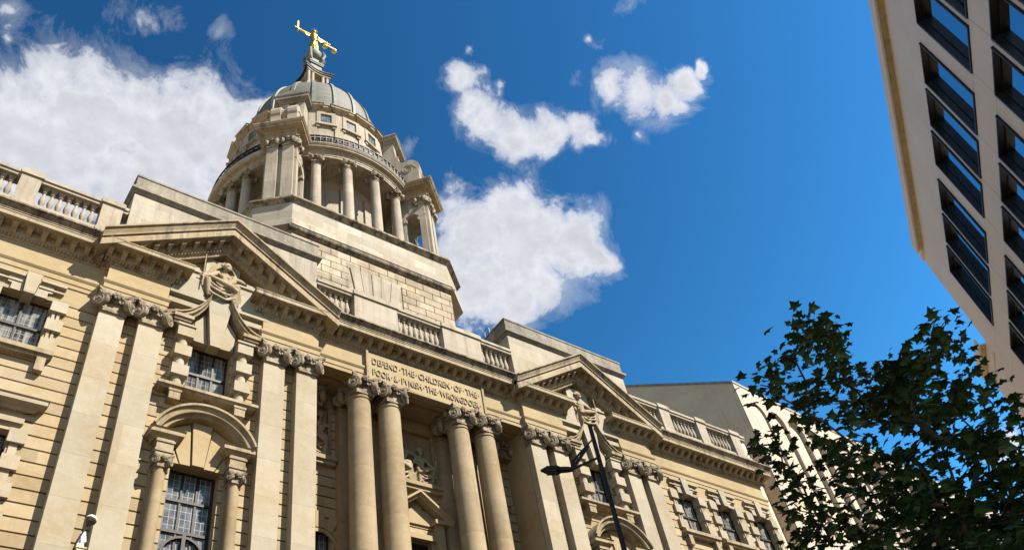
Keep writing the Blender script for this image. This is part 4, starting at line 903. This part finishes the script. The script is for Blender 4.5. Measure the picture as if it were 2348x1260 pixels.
b = MB(); b.sweep(P, [(-.5, 47.70), (.26, 47.66), (.20, 47.8), (.02, 47.95), (.02, 48.25), (-.12, 48.4), (-.5, 48.42)], closed=True)
built('copper_gutter', b, M['verdigris'], ud, (TX, DY, 47.8))
# dome
DZ = 48.2
def dome_r(z): 
    return 4.45 if z < 49.6 else 4.45*math.sqrt(max(0, 1-((z-49.6)/6.35)**2.1))
DR = 4.45; DH = 7.74
dp = [(dome_r(DZ+DH*math.sin(PI/2*i/26)), DZ+DH*math.sin(PI/2*i/26)) for i in range(27)]
dm = obj('dome', MB().lathe([(r, z-DZ) for r, z in dp]+[(0.01, DH+.05)], (0, 0, 0), 100), M['copper'], CH, (TX, DY, DZ), smooth=True)
rb0 = None
for i in range(20):
    a = rad(9+18*i)
    if rb0 is None:
        V = []; F = []
        for r, z in dp[:-1]:
            w_ = .07+.07*(r/DR)
            V += [(-w_, r-.06, z-DZ), (-w_*.8, r+.10, z-DZ+.02), (w_*.8, r+.10, z-DZ+.02), (w_, r-.06, z-DZ)]
        for k in range(len(dp)-2):
            for j in range(3): F.append((k*4+j, k*4+j+1, k*4+4+j+1, k*4+4+j))
        me_ = MB().add(V, F).xf(lambda p: Vector((p.x, -p.y, p.z)))
        rb0 = obj('rib', me_, M['verdigris'], dm, (TX, DY, DZ), smooth=False); rb0.rotation_euler.z = a
    else: again(rb0, (TX, DY, DZ), dm, rotz=a)
# lantern
LX = -.16; b = MB()
b.box(LX-.95, LX+.95, DY-.95, DY+.95, 55.2, 57.5); b.box(LX-.42, LX+.42, DY-.42, DY+.42, 57.4, 59.6)
for sx in (-1, 1):
    for sy in (-1, 1):
        b.box(LX+sx*.5-.13, LX+sx*.5+.13, DY+sy*.72-.2, DY+sy*.72+.2, 58.1, 59.5) if 0 else None
        for dx, dy in ((.76, .76), (.42, .74), (.74, .42)):
            b.lathe([(.17, 57.5), (.17, 57.6), (.135, 57.64), (.12, 59.4), (.16, 59.42), (.17, 59.5)], (LX+sx*dx, DY+sy*dy, 0), 10)
ln = built('lantern', b, M['upper'], CH, (LX, DY, 57.5))
def concave(h, k, n=6):
    C4 = [(-h, -h), (h, -h), (h, h), (-h, h)]; P = []
    for i in range(4):
        p, q = Vector(C4[i]), Vector(C4[(i+1) % 4]); nrm = Vector((-(q-p).y, (q-p).x)).normalized()
        for j in range(n): t = j/n; v = p.lerp(q, t)+nrm*k*math.sin(PI*t); P.append((LX+v.x, DY+v.y))
    return P
b = MB(); b.prism_z(concave(.98, .16), 59.48, 59.66)
b2 = MB(); b2.prism_z(concave(1.10, .20), 59.66, 59.86); b2.prism_z(concave(1.18, .22), 59.86, 59.98)
b2.add([(x, y, 59.98) for x, y in concave(1.1, .22)]+[(x, y, 60.9) for x, y in concave(.5, .08)], [(i, (i+1) % 24, (i+1) % 24+24, i+24) for i in range(24)])
built('lantern_frieze', b, M['upper'], ln, (LX, DY, 59.5)); built('lantern_cornice', b2, M['iron'], ln, (LX, DY, 59.7))
b = MB(); b.box(LX-.46, LX+.46, DY-.46, DY+.46, 60.6, 61.6); b.box(LX-.56, LX+.56, DY-.56, DY+.56, 61.5, 61.66); b.box(LX-.6, LX+.6, DY-.6, DY+.6, 61.66, 61.8)
b.box(LX-.3, LX+.3, DY-.3, DY+.3, 61.8, 62.7); b.ball((LX, DY, 63.45), .68, 20)
for i in range(4):
    a = PI/4+i*PI/2; c_, s_ = math.cos(a), math.sin(a)
    b.tube([(LX+c_*.55, DY+s_*.55, 61.8), (LX+c_*.82, DY+s_*.82, 62.2), (LX+c_*.70, DY+s_*.70, 62.7), (LX+c_*.88, DY+s_*.88, 63.2), (LX+c_*.74, DY+s_*.74, 63.8)], [.14, .16, .12, .13, .08], 8)
built('globe_pedestal', b, M['verdigris'], ln, (LX, DY, 61), smooth=True)
# ------------------------------------------------------------------ gilded statue
SX, SZ = -.2, 64.02
ST = thing('gilded_statue', 'golden crowned statue with outstretched arms standing on top of the dome', 'statue', (SX, DY, SZ))
m = MB()
m.lathe([(.38, 0), (.40, .1), (.36, .5), (.34, 1.1), (.31, 1.7), (.27, 2.1), (.25, 2.3), (.31, 2.6), (.32, 2.85), (.24, 3.02), (.10, 3.08)], (0, 0, 0), 20)
m.tube([(0, 0, 3.0), (0, -.02, 3.28)], [.11, .10], 10); m.ball((0, -.03, 3.42), .2, 12, (.88, 1, 1.12)); m.ball((0, -.22, 3.40), .04, 6)
m.ball((0, .10, 3.42), .2, 10)
m.ball((-.13, -.24, 2.72), .12, 8); m.ball((.13, -.24, 2.72), .12, 8)
for i in range(16):
    a = i*.393; m.tube([(.36*math.cos(a), .36*math.sin(a), .02), (.35*math.cos(a+.1), .35*math.sin(a+.1), 1.0), (.25*math.cos(a+.2), .25*math.sin(a+.2), 2.2)], [.055, .05, .03], 6)
m.tube([(-.2, -.32, .9), (-.05, -.36, 1.6), (.22, -.28, 2.1)], [.08, .1, .08], 6)
for s_ in (-1, 1):
    m.tube([(s_*.26, 0, 2.86), (s_*.75, 0, 2.86+.02*s_), (s_*1.18, -.02, 2.82), (s_*1.30, -.02, 2.80)], [.13, .105, .075, .06], 10)
    m.ball((s_*1.40, -.02, 2.80), .085, 8)
    for k in range(4): m.tube([(s_*1.42, -.10, 2.76+.03*k), (s_*1.48, -.02, 2.76+.03*k), (s_*1.42, .06, 2.76+.03*k)], .022, 5)
    m.tube([(s_*1.36, -.08, 2.84), (s_*1.42, -.1, 2.9)], .025, 5)
    for k in range(3): m.tube([(s_*.3, .0, 2.8), (s_*(.45+.1*k), .02, 2.62-.03*k), (s_*(.62+.12*k), 0, 2.8)], .05, 5)
o = carve('body', m.xf(lambda p: p+Vector((SX, DY, SZ))), M['gold'], ST, (SX, DY, SZ), .03, 1)
m = MB()
for i in range(9):
    a = 2*PI*i/9; m.tube([(.19*math.cos(a), .19*math.sin(a)-.02, 3.56), (.27*math.cos(a), .27*math.sin(a)-.02, 3.86)], [.04, .012], 5)
m.lathe([(.17, 3.5), (.22, 3.5), (.22, 3.6), (.17, 3.6)], (0, -.02, 0), 14)
built('crown', m.xf(lambda p: p+Vector((SX, DY, SZ))), M['gold'], ST, (SX, DY, SZ+3.5))
m = MB(); m.obox((-1.44, -.02, 3.55), (.055, 0, 0), (0, .02, 0), (0, 0, .62)); m.tube([(-1.44, -.02, 2.55), (-1.44, -.02, 2.95)], .035, 6); m.tube([(-1.72, -.02, 2.95), (-1.16, -.02, 2.95)], .035, 6); m.ball((-1.44, -.02, 2.5), .07, 8)
m.add([(-1.495, -.02, 4.17), (-1.385, -.02, 4.17), (-1.44, -.02, 4.32), (-1.44, 0, 4.17), (-1.44, -.04, 4.17)], [(0, 3, 2), (3, 1, 2), (1, 4, 2), (4, 0, 2)])
built('sword', m.xf(lambda p: p+Vector((SX, DY, SZ))), M['gold'], ST, (SX-1.44, DY, SZ+2.8))
m = MB(); m.tube([(1.42, -.02, 2.85), (1.42, -.02, 2.50)], .025, 6); m.tube([(.98, -.02, 2.52), (1.86, -.02, 2.52)], .035, 6)
for x in (1.0, 1.84):
    for k in range(3): a = k*2.094; m.tube([(x, -.02, 2.5), (x+.2*math.cos(a), -.02+.2*math.sin(a), 2.12)], .012, 4)
sc = built('scales', m.xf(lambda p: p+Vector((SX, DY, SZ))), M['gold'], ST, (SX+1.42, DY, SZ+2.5))
for x in (1.0, 1.84): built('pan', MB().lathe([(.02, 1.98), (.14, 2.0), (.22, 2.07), (.23, 2.13), (.20, 2.13), (.02, 2.05)], (x, -.02, 0), 16).xf(lambda p: p+Vector((SX, DY, SZ))), M['gold'], sc, (SX+x, DY, SZ+2))
CROWN = [(-6.9, -18.0, 5.05), (-7.0, -18.2, 5.3), (-7.2, -18.4, 4.9), (-6.7, -18.1, 5.4), (-7.3, -18.2, 4.6), (-6.8, -18.5, 5.35), (-7.7, -17.93, 6.05), (-7.15, -17.5, 6.51), (-7.44, -17.8, 5.98), (-7.09, -17.3, 6.23), (-7.19, -16.99, 6.24), (-8.36, -17.41, 5.25), (-8.41, -17.57, 4.96), (-6.63, -17.08, 6.16), (-7.63, -17.98, 5.55), (-7.7, -17.95, 5.23), (-6.06, -17.55, 6.19), (-7.42, -17.3, 5.26), (-6.54, -17.28, 5.76), (-7.14, -17.93, 5.18), (-6.69, -18.11, 5.45), (-7.57, -18.9, 5.06), (-6.5, -18.77, 5.76), (-6.01, -18.64, 5.79), (-6.76, -18.76, 5.03), (-6.36, -18.4, 5.61), (-6.6, -18.17, 5.26), (-7.81, -18.75, 4.31), (-6.28, -18.56, 5.12), (-6.62, -18.72, 4.62), (-7.2, -19.0, 4.2), (-7.86, -18.84, 3.82), (-6.23, -17.92, 5.08), (-7.17, -17.85, 4.81), (-6.73, -17.51, 5.33), (-6.92, -16.31, 5.68), (-7.17, -16.62, 5.49), (-6.76, -16.4, 5.22), (-7.56, -17.38, 4.8), (-6.95, -16.61, 4.91), (-7.72, -16.84, 4.35), (-6.56, -16.73, 5.25), (-6.52, -17.1, 5.25), (-8.19, -17.6, 3.96), (-7.95, -17.91, 4.1), (-7.67, -18.12, 4.1), (-6.02, -17.85, 4.82), (-7.06, -18.42, 4.12), (-6.65, -18.32, 4.05), (-7.25, -18.82, 3.62), (-6.85, -18.57, 3.59), (-7.16, -18.48, 3.53), (-7.3, -18.28, 3.66), (-6.89, -17.89, 4.11), (-7.01, -17.6, 4.21), (-6.5, -17.01, 4.66), (-7.13, -16.83, 4.34), (-6.8, -16.3, 4.57), (-7.03, -16.22, 4.32), (-6.65, -16.3, 4.33), (-7.07, -17.01, 4.09), (-7.95, -17.76, 3.5), (-6.42, -17.44, 4.09), (-6.1, -17.62, 4.01), (-6.14, -17.92, 3.77), (-6.76, -18.39, 3.4), (-6.53, -18.06, 3.32), (-7.66, -18.19, 3.02), (-6.49, -17.44, 3.67), (-7.12, -17.4, 3.57), (-7.82, -17.41, 3.42), (-8.34, -17.45, 3.29), (-6.16, -18.22, 5.06), (-6.0, -17.75, 5.47), (-7.75, -18.78, 3.71), (-6.7, -17.13, 4.82), (-7.39, -17.68, 4.16), (-7.85, -18.07, 3.56), (-7.48, -18.15, 3.56), (-6.4, -18.08, 3.86), (-6.09, -18.31, 4.11), (-7.88, -18.67, 2.78), (-6.89, -17.72, 4.38), (-8.2, -17.84, 3.57), (-6.71, -17.55, 3.76), (-7.41, -18.11, 3.28)]
# ------------------------------------------------------------------ stone annex beyond the courthouse
AX = thing('stone_annex', 'pale stone block with tall arched recesses behind the courthouse balustrade', 'building', (22.05, 0, GZ))
ex, ey = .9985, .0545
def an(p): return Vector((22.05+p.x*ex-p.y*ey, -.05+p.x*ey+p.y*ex, p.z))
AW = 46
aops = []; arcs = []
xs = []
x = .80
while x < AW-3: xs.append(x); x += 1.87
b = MB()
zb, zs = 20.2, 28.02; r = .73
bars = [(0, xs[0])]+[(xs[i]+2*r, xs[i+1]) for i in range(len(xs)-1)]+[(xs[-1]+2*r, AW)]
for a, e in bars: b.box(a, e, 0, .75, zb, zs)
b.box(0, AW, 0, .75, GZ, zb); b.box(0, AW, 0, .75, zs+r+.02, 29.7)
for i, x in enumerate(xs):
    n = 14; cx = x+r; l = (bars[i][0]+bars[i][1])/2 if i else 0; rr = (bars[i+1][0]+bars[i+1][1])/2 if i < len(xs)-1 else AW
    T = zs+r+.021; P = [(l, zs), (x, zs)]+[(cx-r*math.cos(PI*k/n), zs+r*math.sin(PI*k/n)) for k in range(1, n)]+[(x+2*r, zs), (rr, zs), (rr, T), (l, T)]
    m_ = len(P); V = [(px, 0, pz) for px, pz in P]+[(px, .75, pz) for px, pz in P]
    F = [(k, (k+1) % m_, (k+1) % m_+m_, k+m_) for k in range(m_)]
    half = (len(P)-4)//2
    # front faces as a strip from the arch up to the straight top
    top = len(V)
    for k in range(1, m_-4):
        x0_, z0_ = P[k]; x1_, z1_ = P[k+1]; o_ = len(V); V += [(x0_, 0, z0_), (x1_, 0, z1_), (x1_, 0, T), (x0_, 0, T)]; F.append((o_, o_+1, o_+2, o_+3))
    o_ = len(V); V += [(l, 0, zs), (x, 0, zs), (x, 0, T), (l, 0, T)]; F.append((o_, o_+1, o_+2, o_+3))
    o_ = len(V); V += [(x+2*r, 0, zs), (rr, 0, zs), (rr, 0, T), (x+2*r, 0, T)]; F.append((o_, o_+1, o_+2, o_+3))
    b.add(V, F)
    b.box(x-.02, x+2*r+.02, .16 if i % 5 == 0 else .62, .74, zb, zs+r)
    if i % 5 == 0: b.box(x+.35, x+.43, .08, .2, zb, zs-.1)
b.box(-.04, AW, -.05, .8, 29.7, 29.82)
b.xf(an); built('wall', b, M['annex'], AX, (22.05, 0, GZ))
A_, B_ = Vector((22.03, .0, 0)), Vector((18.6, 9.2, 0)); sl = .55
b = MB(); L_ = (B_-A_).length
fx = Vector((40, 3, 0))
V = []
for p, zt in ((A_, 29.69), (B_, 29.69+sl*L_)):
    for q in (p, p+fx):
        V += [(q.x, q.y+.76 if q is not p else q.y, GZ), (q.x, q.y+.76 if q is not p else q.y, zt)]
b.add(V, [(0, 1, 5, 4), (2, 6, 7, 3), (0, 2, 3, 1), (4, 5, 7, 6), (1, 3, 7, 5), (0, 4, 6, 2)])
built('side_wall', b, M['annexbounce'], AX, (22, 2, GZ))
b = MB(); dv = (B_-A_).normalized(); nv = Vector((-dv.y, dv.x, 0))
if nv.x > 0: nv = -nv
P0 = A_+Vector((0, 0, 29.69)); P1 = B_+Vector((0, 0, 29.69+sl*L_))
b.obox((P0+P1)/2+Vector((.06, 0, .05)), (P1-P0)/2, nv*.14, (0, 0, .07))
built('lead_flashing', b, M['lead'], AX, (20, 5, 30))
b = MB().lathe([(1.35, GZ), (1.35, 25.6), (1.25, 25.8), (0.01, 26.0)], (21.2, 1.9, 0), 30)
built('stair_turret', b, M['annexbounce'], AX, (21.2, 1.9, GZ), smooth=True)
# ------------------------------------------------------------------ modern office block on the other side of the street
OD = Vector((.87755, .47948, 0)); ON = Vector((.47948, -.87755, 0))
def of(p): return CP+OD*p.x+ON*(p.y+10)+Vector((0, 0, p.z))      # local (along, inward, z)
OB = thing('office_building', 'modern beige stone office block with deep black framed windows', 'building', of(Vector((12, 0, GZ))))
OS0, OS1, OS2 = 2, 34.5, 37.3; TOP = 26.15; LOW = 21.15
tops = [23.6, 19.1, 14.6, 10.1, 5.6]
win = []
for z in tops:
    for k in range(-7, 3):
        for j in range(3):
            s0 = 19.96+6.6*k+2.02*j
            if s0+1.74 < (OS1-.6 if z > LOW-3.4 else OS2-.4) and s0 > OS0+.5: win.append((s0, s0+1.74, z-3.28, z))
b = MB()
for z0, z1, s1 in ((GZ, LOW-.3, OS2), (LOW-.3, TOP, OS1)):
    for a, e, p, q in cells(OS0, s1, z0, z1, [w_ for w_ in win]): b.box(a, e, .04, .55, p, q)
# facing panels with open joints
g = .012
for i, z in enumerate(tops):
    edges = sorted({w_[1] for w_ in win if w_[3] == z}); s1 = OS1 if z-3.28 > LOW-4.3 else OS2
    zt = TOP if i == 0 else tops[i-1]-3.28
    pz = [OS0]+([e_ for e_ in edges] if i else [])+[OS1 if i < 1 else OS2]
    for a, e in zip(pz[:-1], pz[1:]):
        if e-a < .05: continue
        b.box(a+g, e-g, 0, .05, z+g*(0 if i == 0 else 1), zt-(0 if i == 0 else g))
    for a, e, p, q in cells(OS0, OS1 if i < 1 else OS2, z-3.28, z, win): b.box(a, e, 0, .05, p, q)
b.box(OS0, OS2, 0, .05, GZ, tops[-1]-3.28)
b.box(OS0, OS1, .56, 26, GZ, TOP); b.box(OS1, OS2, .56, 26, GZ, LOW-.31)
b.box(OS1-.02, OS2, .0, .56, LOW-.6, LOW)
b.xf(of); built('wall', b, M['office'], OB, of(Vector((10, 0, GZ))))
b = MB(); b.box(OS0, OS1-1.0, -.34, -.26, TOP-.08, TOP+.42); b.box(OS0, OS1-.2, -.12, .5, TOP+.0, TOP+.30); b.box(OS1+.3, OS2+.1, -.30, -.22, LOW-.0, LOW+.42)
b.xf(of); cp = built('parapet', b, M['office'], OB, of(Vector((10, 0, TOP))))
b = MB(); b.box(OS0, OS1-1.0, -.262, .1, TOP-.02, TOP+.06); b.box(OS1+.3, OS2+.1, -.222, .1, LOW+.02, LOW+.08)
b.xf(of); built('parapet_soffit', b, M['soffitshade'], cp, of(Vector((10, 0, TOP))))
o0 = None
for s0, s1, z0, z1 in win:
    org = of(Vector((s0, 0, z0)))
    if o0 is None:
        f = lambda p: OD*p.x+ON*p.y+Vector((0, 0, p.z)); W_, H_ = 1.74, 3.28
        b = MB()
        for a, e, p, q in ((-.02, .05, 0, H_), (W_-.05, W_+.02, 0, H_)): b.box(a, e, -.05, .56, p, q)
        b.box(.05, W_-.05, -.05, .56, 0, .05); b.box(.05, W_-.05, -.05, .56, H_-.05, H_)
        b.box(.05, .11, .17, .27, .05, H_-.05); b.box(W_-.11, W_-.05, .17, .27, .05, H_-.05); b.box(.11, W_-.11, .17, .27, .05, .12); b.box(.11, W_-.11, .17, .27, H_-.12, H_-.05)
        b.box(-.012, .03, -.075, -.045, 0, H_)
        o0 = obj('window', b.xf(f), M['cladding'], OB, org); c = o0
        p0 = obj('pane', MB().box(.10, W_-.10, .205, .22, .11, H_-.11).xf(f), M['mirror'], o0, org)
    else:
        c = again(o0, org, OB); again(p0, org, c)
# ------------------------------------------------------------------ street lamp
LP = Vector((-7.51, -14.34, GZ))
SL_ = thing('street_lamp', 'tall black street lamp with one flat angled lantern in front of the courthouse', 'street lamp', LP)
b = MB().lathe([(.09, 0), (.09, 1.2), (.048, 1.3), (.037, 5), (.030, 8.6), (.030, 8.66), (.01, 8.67)], (0, 0, 0), 16)
obj('pole', b, M['iron'], SL_, LP, smooth=True)
K = Vector((-7.74, -14.02, 6.47)); T_ = Vector((-8.02, -13.73, 6.56))
b = MB(); b.tube([LP+Vector((0, 0, 8.12)), K], [.016, .02], 8); b.tube([LP+Vector((0, 0, 8.44)), K+Vector((.02, -.02, .12)), K], [.012, .02, .02], 6)
up = Vector((0, 0, 1)); dd = (Vector((-7.51, -14.34, 6.84))-K).normalized(); sd = dd.cross(up).normalized()
b.obox(K+dd*.22+Vector((0, 0, .0)), dd*.20, sd*.008, up*.03)
built('arm', b, M['iron'], SL_, K)
dl = (T_-K).normalized(); sl2 = dl.cross(up).normalized(); ul = sl2.cross(dl)
pts = []
for t, w_, h in ((-.02, .025, .02), (.06, .04, .024), (.16, .05, .022), (.20, .085, .024), (.34, .085, .02), (.44, .015, .006)):
    for a_, h_ in ((-1, -1), (1, -1), (1, 1), (-1, 1)): pts.append(K+dl*t+sl2*w_*a_+ul*h*h_)
F = [(i*4+j, i*4+(j+1) % 4, i*4+4+(j+1) % 4, i*4+4+j) for i in range(5) for j in range(4)]+[(0, 1, 2, 3), (20, 23, 22, 21)]
hd = built('lamp_head', MB().add(pts, F), M['iron'], SL_, K)
q = MB(); q.obox(K+dl*.28-ul*.034, dl*.08, sl2*.07, ul*.004); built('lens', q, M['lampglass'], hd, K)
# ------------------------------------------------------------------ floodlight on the courthouse front
FL = thing('floodlight', 'white capped floodlight on a thin stalk with a warning sticker', 'floodlight', (-11.2, -1.0, 11.3))
hc = Vector((-11.02, -1.0, 12.55))
R = Matrix.Rotation(rad(18), 3, 'Y') @ Matrix.Rotation(rad(-10), 3, 'X')
built('cap', MB().lathe([(.14, 0), (.137, .04), (.11, .085), (.06, .115), (.005, .125)], hc, 20, R), M['white'], FL, hc, smooth=True)
built('lens', MB().lathe([(.138, -.002), (.135, -.03), (.105, -.10), (.07, -.125), (.005, -.125)], hc, 20, R), M['lampglass'], FL, hc, smooth=True)
b = MB().tube([hc+Vector((-.05, 0, -.15)), (-11.14, -1.0, 12.2), (-11.22, -1.0, 11.95), (-11.27, -.98, 11.6), (-11.27, -.6, 11.2), (-11.27, -.02, 11.1)], .025, 8); b.box(-11.36, -11.18, -.06, .01, 10.9, 11.3)
b.tube([(-11.27, -.98, 11.65), (-11.27, -.5, 10.7), (-11.27, -.02, 10.7)], .02, 6)
built('stalk', b, M['iron'], FL, (-11.2, -1, 11.9))
gb = built('gear_box', MB().obox((-11.10, -.96, 12.08), (.055, 0, .02), (0, .045, 0), (-.03, 0, .13)).obox((-11.13, -.96, 11.86), (.075, 0, .02), (0, .05, 0), (-.01, 0, .05)), M['white'], FL, (-11.12, -.96, 12))
q = MB(); q.add([(-11.12, -1.008, 12.06), (-11.06, -1.008, 12.075), (-11.075, -1.008, 12.14)], [(0, 1, 2)]); q.add([(-11.13, -1.008, 12.0), (-11.07, -1.008, 12.015), (-11.072, -1.008, 12.03), (-11.132, -1.008, 12.015)], [(0, 1, 2, 3)])
built('warning_sticker', q, M['red'], gb, (-11.1, -1, 12))
built('ballast_housing', MB().box(-11.21, -11.02, -1.08, -.9, 11.4, 11.74).box(-11.24, -10.99, -1.1, -.88, 11.74, 11.77), M['paving'], FL, (-11.1, -1, 11.4))
# ------------------------------------------------------------------ street tree
TB = Vector((-6.6, -18.2, GZ))
TR = thing('street_tree', 'leafy dark green plane tree with lobed leaves beside the office block', 'tree', TB)
rnd = random.Random(11)
CROWN = [(x+.04, y-.03, z-.13) for x, y, z in CROWN]
nodes = [Vector((-6.75, -18.1, 2.0)), Vector((-6.9, -18.0, 2.9))]; par = [-1, 0]
for p in sorted((Vector(q) for q in CROWN), key=lambda p: (p-nodes[1]).length):
    best = min(range(1, len(nodes)), key=lambda i: (nodes[i]-p).length+.35*(nodes[i]-nodes[1]).length)
    mid = nodes[best].lerp(p, .5)+Vector((rnd.gauss(0, .05), rnd.gauss(0, .05), .04))
    nodes.append(mid); par.append(best); nodes.append(p); par.append(len(nodes)-2)
cnt = [1]*len(nodes)
for i in range(len(nodes)-1, 0, -1): cnt[par[i]] += cnt[i]
rr = [.0042*cnt[i]**.5+.0015 for i in range(len(nodes))]
b = MB().lathe([(.17, 0), (.14, .4), (.12, 1.5), (.10, 3.6)], (0, 0, 0), 14).xf(lambda p: Vector((TB.x+p.x-.04*p.z, TB.y+p.y+.028*p.z, TB.z+p.z)))
for i in range(1, len(nodes)): b.tube([nodes[par[i]], nodes[i]], [rr[par[i]] if par[i] > 0 else .085, rr[i]], 6)
built('trunk', b, M['bark'], TR, TB, smooth=True)
LEAF = [(0, 0), (.18, -.10), (.48, -.02), (.30, .16), (.56, .44), (.27, .48), (.0, 1.0), (-.25, .50), (-.55, .42), (-.31, .15), (-.50, -.04), (-.17, -.10)]
V = []; F = []
def leaf(p, d, s):
    up_ = Vector((rnd.gauss(0, .42), rnd.gauss(0, .42), 1)).normalized()
    d = (d-up_*d.dot(up_)).normalized(); w_ = d.cross(up_); o = len(V)
    V.append(tuple(p+d*s*.3+up_*s*.03))
    k_ = rnd.uniform(.8, 1.15)
    for x, y in LEAF:
        h = -.22*abs(x)*s-.18*(y**2)*s*rnd.uniform(.3, 1.2)
        V.append(tuple(p+w_*x*s*k_+d*y*s+up_*h))
    n = len(LEAF)
    for i in range(n): F.append((o, o+1+i, o+1+(i+1) % n))
low = min(p.z for p in nodes[2:])
for i in range(2, len(nodes)):
    p = nodes[i]; q = nodes[par[i]]
    dens = 1.0 if p.z > 4.2 else 1.35
    if p.y > -17.5 and p.z < 5.75: dens *= .85
    n = int((23 if i % 2 else 15)*dens)
    for _ in range(n):
        t = rnd.random(); c = q.lerp(p, t**.6)
        s = rnd.uniform(.065, .15)
        r3 = Vector((rnd.gauss(0, .12), rnd.gauss(0, .12), rnd.gauss(0, .075)))
        a = rnd.uniform(0, 2*PI); d = Vector((math.cos(a), math.sin(a), rnd.uniform(-.7, .1)))
        leaf(c+r3, d, s)
m = MB().add(V, F); me = bpy.data.meshes.new('crown'); me.from_pydata([tuple(Vector(v)-TB) for v in m.v], [], m.f); me.materials.append(M['leaf'])
obj('crown', None, None, TR, TB, me=me)
bpy.context.view_layer.update()
